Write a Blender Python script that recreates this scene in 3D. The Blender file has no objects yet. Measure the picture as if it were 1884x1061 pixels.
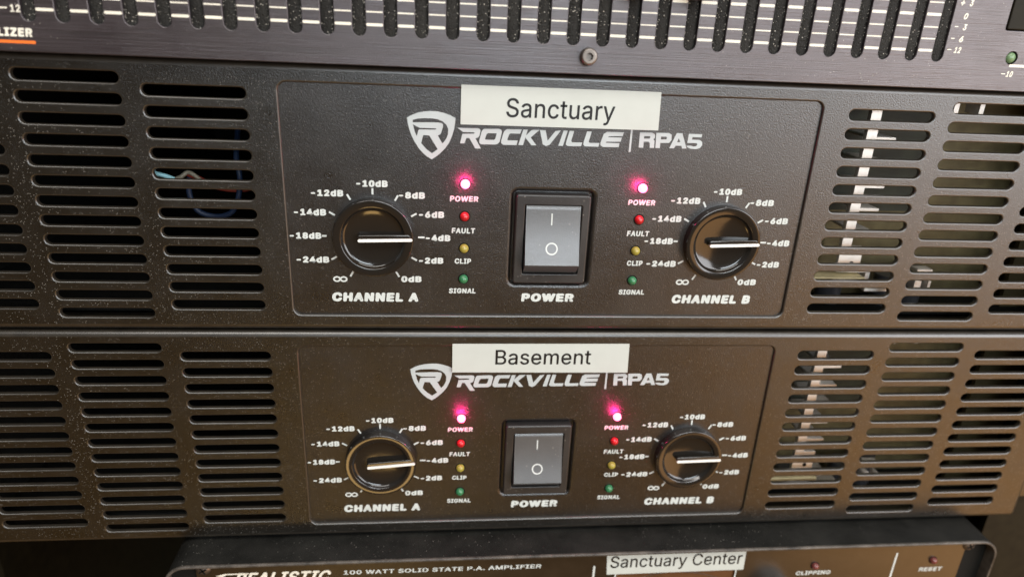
import bpy, bmesh, math, random
from mathutils import Matrix, Vector
from mathutils.geometry import tessellate_polygon
random.seed(7)
S = 0.001                                    # everything below is written in millimetres
sc = bpy.context.scene
C = bpy.context.scene.collection
PI = math.pi

# ------------------------------------------------------------------ camera
CAM = Vector((-37.274, -222.571, 59.074))
yaw, pitch, roll = -0.10923, -0.37122, -0.04783
cd = bpy.data.cameras.new('camera'); cam = bpy.data.objects.new('camera', cd); C.objects.link(cam)
R0 = Vector((math.cos(yaw), math.sin(yaw), 0)); F0 = Vector((-math.sin(yaw), math.cos(yaw), 0)); Z0 = Vector((0, 0, 1))
F = F0 * math.cos(pitch) + Z0 * math.sin(pitch)
U0 = -F0 * math.sin(pitch) + Z0 * math.cos(pitch)
RR = R0 * math.cos(roll) - U0 * math.sin(roll)
UU = R0 * math.sin(roll) + U0 * math.cos(roll)
M = Matrix((RR, UU, -F)).transposed().to_4x4(); M.translation = CAM * S
cam.matrix_world = M
cd.sensor_width = 36; cd.lens = 1268.5 / 1884 * 36
cd.clip_start = 0.005; cd.clip_end = 50
cd.dof.use_dof = True
cd.dof.focus_distance = (Vector((-5, 0, -5)) - CAM).dot(F) * S
cd.dof.aperture_fstop = 7.5
sc.camera = cam

# ------------------------------------------------------------------ room light
w = bpy.data.worlds.new('World'); sc.world = w; w.use_nodes = True
nt = w.node_tree; nt.nodes.clear()
out = nt.nodes.new('ShaderNodeOutputWorld'); bg = nt.nodes.new('ShaderNodeBackground')
tc = nt.nodes.new('ShaderNodeTexCoord'); sx = nt.nodes.new('ShaderNodeSeparateXYZ'); rp = nt.nodes.new('ShaderNodeValToRGB')
mr = nt.nodes.new('ShaderNodeMapRange'); mr.inputs[1].default_value = -1; mr.inputs[2].default_value = 1
nt.links.new(tc.outputs['Generated'], sx.inputs[0]); nt.links.new(sx.outputs['Z'], mr.inputs[0])
nt.links.new(mr.outputs[0], rp.inputs[0]); nt.links.new(rp.outputs[0], bg.inputs[0]); nt.links.new(bg.outputs[0], out.inputs[0])
e = rp.color_ramp.elements
e[0].position = 0.0; e[0].color = (.55, .26, .05, 1)
e[1].position = 1.0; e[1].color = (.55, .55, .58, 1)
for p, c in ((.27, (.52, .25, .05, 1)), (.34, (.34, .19, .07, 1)), (.44, (.20, .13, .07, 1)), (.52, (.17, .14, .10, 1))):
    x = e.new(p); x.color = c
bg.inputs[1].default_value = 0.34

def area(name, loc, target, size, watts, col, sy=None):
    l = bpy.data.lights.new(name, 'AREA'); l.energy = watts; l.color = col
    l.shape = 'RECTANGLE'; l.size = size * S; l.size_y = (sy or size) * S
    o = bpy.data.objects.new(name, l); C.objects.link(o); o.location = Vector(loc) * S
    o.rotation_euler = (Vector(target) - Vector(loc)).to_track_quat('-Z', 'Y').to_euler()
    return o
area('window_light', (1150, -1050, 300), (60, 0, 0), 1000, 19, (.98, .98, 1.0), 1000)
area('front_window_light', (180, -1250, 330), (0, 0, 0), 620, 8, (.86, .94, 1.0), 420)
area('ceiling_light', (-50, -800, 1250), (-60, 0, -30), 1700, 22, (1.0, .95, .88), 500)
area('warm_room_light', (1000, -950, -620), (60, 0, -80), 900, 4.8, (1.0, .52, .20))
area('lit_floor_light', (-165, -900, -740), (-60, 0, -99), 210, .50, (1.0, .62, .22), 150)

sc.view_settings.view_transform = 'Standard'; sc.view_settings.look = 'None'
sc.view_settings.exposure = 0; sc.view_settings.gamma = 1

# ------------------------------------------------------------------ materials
def nodes(name):
    m = bpy.data.materials.new(name); m.use_nodes = True
    return m, m.node_tree, m.node_tree.nodes['Principled BSDF']
def rgba(c): return (c[0], c[1], c[2], 1)
def N(nt, t, **kw):
    n = nt.nodes.new(t)
    for k, v in kw.items():
        if k in n.inputs: n.inputs[k].default_value = v
        else: setattr(n, k, v)
    return n
def simple(name, col, rough=.5, spec=.5, metal=0, emit=None, estr=0, trans=0, coat=0, vary=0, bump=0, bscale=1500, sheen=0):
    m, nt, b = nodes(name)
    b.inputs['Base Color'].default_value = rgba(col); b.inputs['Roughness'].default_value = rough
    b.inputs['Specular IOR Level'].default_value = spec; b.inputs['Metallic'].default_value = metal
    b.inputs['Coat Weight'].default_value = coat; b.inputs['Sheen Weight'].default_value = sheen
    if emit: b.inputs['Emission Color'].default_value = rgba(emit); b.inputs['Emission Strength'].default_value = estr
    tc = N(nt, 'ShaderNodeTexCoord')
    if vary:
        n = N(nt, 'ShaderNodeTexNoise', Scale=180., Detail=6.); nt.links.new(tc.outputs['Object'], n.inputs['Vector'])
        r = N(nt, 'ShaderNodeMapRange'); r.inputs[1].default_value = .3; r.inputs[2].default_value = .7; r.inputs[3].default_value = 1 - vary; r.inputs[4].default_value = 1 + vary
        h = N(nt, 'ShaderNodeHueSaturation', Color=rgba(col)); nt.links.new(n.outputs[0], r.inputs[0]); nt.links.new(r.outputs[0], h.inputs['Value']); nt.links.new(h.outputs[0], b.inputs['Base Color'])
    if bump:
        n = N(nt, 'ShaderNodeTexNoise', Scale=float(bscale), Detail=2.); nt.links.new(tc.outputs['Object'], n.inputs['Vector'])
        bp = N(nt, 'ShaderNodeBump', Strength=1., Distance=bump * S); nt.links.new(n.outputs[0], bp.inputs['Height']); nt.links.new(bp.outputs[0], b.inputs['Normal'])
    return m
def dusty_glinting(name, col, rough, spec, grain, gdist, dust=.6, dust_glint_scale=900, thr=.76, mask_scale=16, stretch=None, metal=0, aniso=0, cover=.42, film=.03, tint=None):
    """textured finish with fine grain and a scatter of pale specks, for dust and painted sparkle"""
    m, nt, b = nodes(name); L = nt.links.new
    tc = N(nt, 'ShaderNodeTexCoord')
    vec = tc.outputs['Object']
    gv = vec
    if stretch:
        mp = N(nt, 'ShaderNodeMapping'); mp.inputs['Scale'].default_value = stretch; L(vec, mp.inputs[0]); gv = mp.outputs[0]
    g = N(nt, 'ShaderNodeTexNoise', Scale=float(grain), Detail=3., Roughness=.6); L(gv, g.inputs['Vector'])
    bp = N(nt, 'ShaderNodeBump', Strength=1., Distance=gdist * S); L(g.outputs[0], bp.inputs['Height']); L(bp.outputs[0], b.inputs['Normal'])
    # pale specks: dust, and the sparkle of coarse coatings put into the colour
    v = N(nt, 'ShaderNodeTexVoronoi', Scale=float(dust_glint_scale), Randomness=1.); L(vec, v.inputs['Vector'])
    cs = N(nt, 'ShaderNodeSeparateColor'); L(v.outputs['Color'], cs.inputs[0])
    pick = N(nt, 'ShaderNodeMath', operation='GREATER_THAN'); pick.inputs[1].default_value = thr; L(cs.outputs[0], pick.inputs[0])
    rad = N(nt, 'ShaderNodeMath', operation='MULTIPLY'); rad.inputs[1].default_value = .34; L(cs.outputs[1], rad.inputs[0])
    near = N(nt, 'ShaderNodeMath', operation='LESS_THAN'); L(v.outputs['Distance'], near.inputs[0]); L(rad.outputs[0], near.inputs[1])
    mk = N(nt, 'ShaderNodeTexNoise', Scale=float(mask_scale), Detail=5.); L(vec, mk.inputs['Vector'])
    mr = N(nt, 'ShaderNodeMapRange'); mr.inputs[1].default_value = cover; mr.inputs[2].default_value = cover + .26; L(mk.outputs[0], mr.inputs[0])
    a = N(nt, 'ShaderNodeMath', operation='MULTIPLY'); L(pick.outputs[0], a.inputs[0]); L(near.outputs[0], a.inputs[1])
    a2 = N(nt, 'ShaderNodeMath', operation='MULTIPLY'); L(a.outputs[0], a2.inputs[0]); L(mr.outputs[0], a2.inputs[1])
    a3 = N(nt, 'ShaderNodeMath', operation='MULTIPLY'); a3.inputs[1].default_value = dust; L(a2.outputs[0], a3.inputs[0])
    # faint film of dust and handling marks
    f = N(nt, 'ShaderNodeTexNoise', Scale=60., Detail=8., Roughness=.65); L(vec, f.inputs['Vector'])
    fr = N(nt, 'ShaderNodeMapRange'); fr.inputs[1].default_value = .35; fr.inputs[2].default_value = .75; fr.inputs[3].default_value = 0; fr.inputs[4].default_value = film; L(f.outputs[0], fr.inputs[0])
    ad = N(nt, 'ShaderNodeMath', operation='ADD'); L(a3.outputs[0], ad.inputs[0]); L(fr.outputs[0], ad.inputs[1])
    mx = N(nt, 'ShaderNodeMix', data_type='RGBA'); L(ad.outputs[0], mx.inputs[0]); mx.inputs[6].default_value = rgba(col); mx.inputs[7].default_value = (.55, .52, .46, 1)
    L(mx.outputs[2], b.inputs['Base Color'])
    rr = N(nt, 'ShaderNodeMapRange'); rr.inputs[1].default_value = .3; rr.inputs[2].default_value = .7; rr.inputs[3].default_value = rough - .04; rr.inputs[4].default_value = rough + .06
    L(f.outputs[0], rr.inputs[0]); L(rr.outputs[0], b.inputs['Roughness'])
    b.inputs['Specular IOR Level'].default_value = spec; b.inputs['Metallic'].default_value = metal
    if tint: b.inputs['Specular Tint'].default_value = rgba(tint)
    if stretch:                                # streaks left by the brushing
        st = N(nt, 'ShaderNodeMapRange'); st.inputs[1].default_value = .3; st.inputs[2].default_value = .7; st.inputs[3].default_value = .45; st.inputs[4].default_value = 1.55; L(g.outputs[0], st.inputs[0])
        hv = N(nt, 'ShaderNodeHueSaturation'); L(mx.outputs[2], hv.inputs['Color']); L(st.outputs[0], hv.inputs['Value']); L(hv.outputs[0], b.inputs['Base Color'])
    if aniso:                                  # brushed sideways: highlights smear up and down
        tv = N(nt, 'ShaderNodeCombineXYZ'); tv.inputs[2].default_value = 1
        b.inputs['Anisotropic'].default_value = aniso; L(tv.outputs[0], b.inputs['Tangent'])
    return m
M_COAT = dusty_glinting('black_textured_coating', (.0048, .0038, .0022), .30, 1.1, 2100, .115, dust_glint_scale=2300, thr=.66, dust=.30, cover=.30, film=.007)  # dense pale specks also paint in the sparkle of the coating
M_RIM = simple('smooth_black_coated_edge', (.022, .018, .013), .34, 1.2, vary=.3)
M_PLATE = dusty_glinting('black_textured_plate', (.0070, .0056, .0046), .30, 1.1, 2100, .115, dust_glint_scale=2300, thr=.74, dust=.22, cover=.22, film=.007)  # evenly spread specks: painted glints of the texture besides dust
M_EQ = dusty_glinting('black_brushed_anodised', (.022, .017, .021), .38, 1.55, 900, .10, aniso=.6, metal=.15, film=.008, tint=(1, .945, .96), dust=.4, dust_glint_scale=1800, thr=.95, stretch=(.035, 1, 4.6))
M_CASE = dusty_glinting('black_vinyl_steel', (.010, .010, .009), .5, .2, 1300, .10, dust=.45, dust_glint_scale=1500, thr=.86)
M_FELT = dusty_glinting('dusty_felt', (.005, .005, .004), .6, .35, 1800, .6, dust=.9, dust_glint_scale=1700, thr=.30, mask_scale=25, cover=.18)
M_PRINT = simple('pale_print', (.57, .61, .59), .5, .4, vary=.06)
M_SILVER = simple('silver_print', (.44, .49, .495), .42, .5, vary=.05)
M_CREAM = simple('cream_print', (.80, .77, .66), .5, .4, vary=.05)
M_ORANGE = simple('orange_print', (.80, .18, .03), .5, .4)
M_TAPE = simple('white_label_tape', (.515, .55, .515), .36, .4, vary=.02)
M_INK = simple('black_ink', (.01, .01, .01), .4, .4)
M_GLOSS = simple('glossy_black_plastic', (.014, .012, .010), .11, .8, bump=.003, bscale=900)
M_BEZEL = dusty_glinting('dark_satin_plastic', (.016, .015, .015), .38, .7, 2200, .035, thr=.86, dust=.5)
M_SATIN = dusty_glinting('satin_black_plastic', (.058, .062, .064), .40, 1.3, 2200, .035, thr=.86, dust=.5)
M_POINT = simple('white_pointer_paint', (.84, .84, .80), .4, .4)
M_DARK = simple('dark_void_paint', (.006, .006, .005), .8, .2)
M_OLIVE = simple('grey_olive_steel', (.15, .125, .06), .5, .4, metal=.3, vary=.25)
M_INNER = simple('dull_inner_steel', (.055, .045, .02), .6, .3, vary=.2)
M_ZINC = simple('pale_aluminium', (.85, .80, .74), .5, .5, metal=.6, vary=.07, bump=.02, bscale=700)
M_BOARD = simple('tan_circuit_board', (.60, .50, .28), .5, .4, vary=.1)
M_STEEL = simple('worn_bright_steel', (.45, .42, .38), .32, .5, metal=1, vary=.25)
M_RED = simple('red_lens', (.42, .012, .018), .2, .6)
M_YEL = simple('yellow_lens', (.32, .275, .05), .2, .6)
M_GRN = simple('green_lens', (.035, .18, .075), .2, .6)
M_DRED = simple('dull_red_lens', (.16, .04, .035), .25, .6)
M_LIT = simple('lit_red_lens', (.9, .1, .2), .2, .5, emit=(1.0, .22, .42), estr=3.8)
M_PALEGRN = simple('pale_green_lens', (.16, .26, .13), .3, .5)
M_SCREW = simple('dull_grey_steel', (.20, .175, .155), .42, .5, metal=.9, vary=.3)
M_UPRIGHT = simple('dark_green_board', (.028, .032, .018), .5, .4, vary=.3)
M_SLEEVE = simple('capacitor_sleeve', (.05, .05, .055), .3, .5)
M_FACE = simple('dark_brown_gloss_face', (.020, .014, .009), .28, .9, vary=.2, bump=.01, bscale=400)
M_RACK = simple('black_rack_paint', (.011, .009, .004), .6, .2, vary=.3)
M_EDGE = simple('worn_bare_edge', (.075, .065, .055), .42, .4, vary=.6, bump=.1, bscale=900)

# traced lettering outlines and glyph shapes
GLYPHS = [[[(-48.51,28.92),(-46.99,29.79),(-45.23,30.52),(-43.21,30.96),(-40.95,31.16),(-38.93,31.1),(-36.9,30.69),(-34.86,30.01),(-33.32,29.21),(-33.43,27.6),(-33.78,25.57),(-34.39,23.51),(-35.27,21.44),(-36.54,19.6),(-37.95,18.14),(-39.37,16.93),(-40.78,15.98),(-42.46,16.97),(-43.75,18.11),(-45.03,19.62),(-46.29,21.63),(-47.17,23.38),(-47.79,25.14),(-48.28,27.13)],[(-46.75,28.3),(-44.99,28.74),(-42.96,28.9),(-40.69,28.92),(-38.91,28.68),(-37.38,28.1),(-36.23,27.14),(-35.58,25.77),(-35.61,24.24),(-36.06,22.95),(-36.69,21.91),(-37.4,21.12),(-38.88,23.63),(-38.25,23.91),(-37.87,24.3),(-37.24,26.47),(-37.25,27.1),(-37.63,27.52),(-38.65,27.69),(-42.46,27.64),(-46.76,27.5)],[(-46.71,26.88),(-44.62,25.86),(-39.66,25.84),(-39.28,25.7),(-39.66,25.44),(-44.62,25.36),(-45.0,25.1),(-45.52,23.18),(-46.15,24.68)],[(-43.43,23.62),(-41.57,23.55),(-38.86,19.28),(-40.71,17.93),(-42.46,19.17),(-44.13,21.0),(-43.74,22.72)]],[[(-32.64,26.24),(-26.21,26.31),(-25.56,26.08),(-25.29,25.58),(-25.63,23.91),(-26.01,23.38),(-26.9,23.1),(-25.0,19.88),(-26.82,19.88),(-28.85,23.17),(-29.75,23.14),(-30.36,21.4),(-31.78,21.36),(-31.06,24.38),(-27.46,24.54),(-27.08,24.76),(-27.47,25.0),(-30.82,24.97)]],[[(-24.27,26.17),(-19.49,26.32),(-18.7,26.04),(-18.42,25.41),(-19.07,22.17),(-19.7,21.51),(-20.48,21.3),(-25.04,21.28),(-25.57,21.72),(-25.59,22.5),(-24.9,25.46)],[(-22.94,24.83),(-20.22,24.92),(-20.08,24.72),(-20.54,23.03),(-20.92,22.76),(-23.65,22.76),(-23.79,23.06),(-23.32,24.49)]],[[(-16.89,26.3),(-12.07,26.37),(-12.53,25.0),(-15.66,24.98),(-16.04,24.71),(-16.62,23.02),(-16.35,22.77),(-13.21,22.81),(-13.53,21.35),(-17.86,21.3),(-18.53,21.8),(-18.56,22.58),(-17.77,25.55)]],[[(-11.55,26.33),(-10.11,26.35),(-11.43,21.36),(-12.96,21.37)]],[[(-10.71,24.36),(-8.93,26.21),(-8.28,26.36),(-6.31,26.37),(-9.06,23.89),(-7.08,21.43),(-8.66,21.39),(-10.68,23.71)]],[[(-6.18,26.38),(-4.34,26.35),(-3.47,23.02),(-1.12,26.19),(0.66,26.42),(-2.73,21.75),(-3.9,21.31),(-4.98,21.8)]],[[(1.56,26.43),(2.89,26.4),(1.66,21.51),(0.14,21.51)]],[[(3.55,26.42),(5.01,26.39),(4.25,23.2),(4.63,22.74),(7.96,22.79),(7.66,21.55),(3.25,21.53),(2.55,21.98),(2.63,22.76)]],[[(9.26,26.41),(10.78,26.38),(10.08,23.11),(10.38,22.73),(13.68,22.77),(13.44,21.58),(8.87,21.58),(8.34,22.14),(8.41,22.93)]],[[(15.8,26.46),(21.49,26.5),(21.16,25.27),(16.74,25.08),(16.23,24.73),(20.94,24.74),(20.68,23.42),(15.97,23.28),(15.73,22.94),(20.33,22.89),(20.19,21.62),(14.92,21.55),(14.07,22.05),(13.99,22.83),(14.8,25.73)]],[[(23.7,27.95),(24.3,27.89),(24.36,20.15),(23.68,20.16)]],[[(26.82,26.61),(30.88,26.66),(31.89,26.12),(32.02,25.07),(31.54,24.53),(32.01,24.02),(32.1,21.72),(30.65,21.73),(30.46,23.31),(30.01,23.7),(28.38,23.65),(28.48,21.67),(26.92,21.68)],[(28.3,25.48),(30.2,25.49),(30.51,25.16),(30.25,24.68),(28.35,24.65)]],[[(32.29,26.65),(36.58,26.7),(37.53,26.16),(37.7,24.45),(37.0,23.51),(34.0,23.42),(34.08,21.7),(32.57,21.71)],[(34.02,25.47),(35.79,25.5),(36.11,25.12),(35.9,24.61),(34.08,24.55)]],[[(39.18,26.73),(41.09,26.74),(43.15,21.82),(41.64,21.78),(41.29,22.7),(39.32,22.65),(38.88,21.78),(37.28,21.79)],[(40.08,25.13),(40.8,23.88),(39.65,23.8)]],[[(43.3,26.65),(47.83,26.65),(47.77,25.62),(44.68,25.64),(44.58,24.79),(47.29,24.74),(48.22,24.1),(48.32,23.04),(47.68,22.09),(46.35,21.7),(44.4,21.81),(43.21,22.36),(43.1,22.75),(44.53,22.8),(45.4,22.55),(46.34,22.72),(46.68,23.26),(46.33,23.73),(44.68,23.68),(43.17,23.69)]]]
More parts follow.
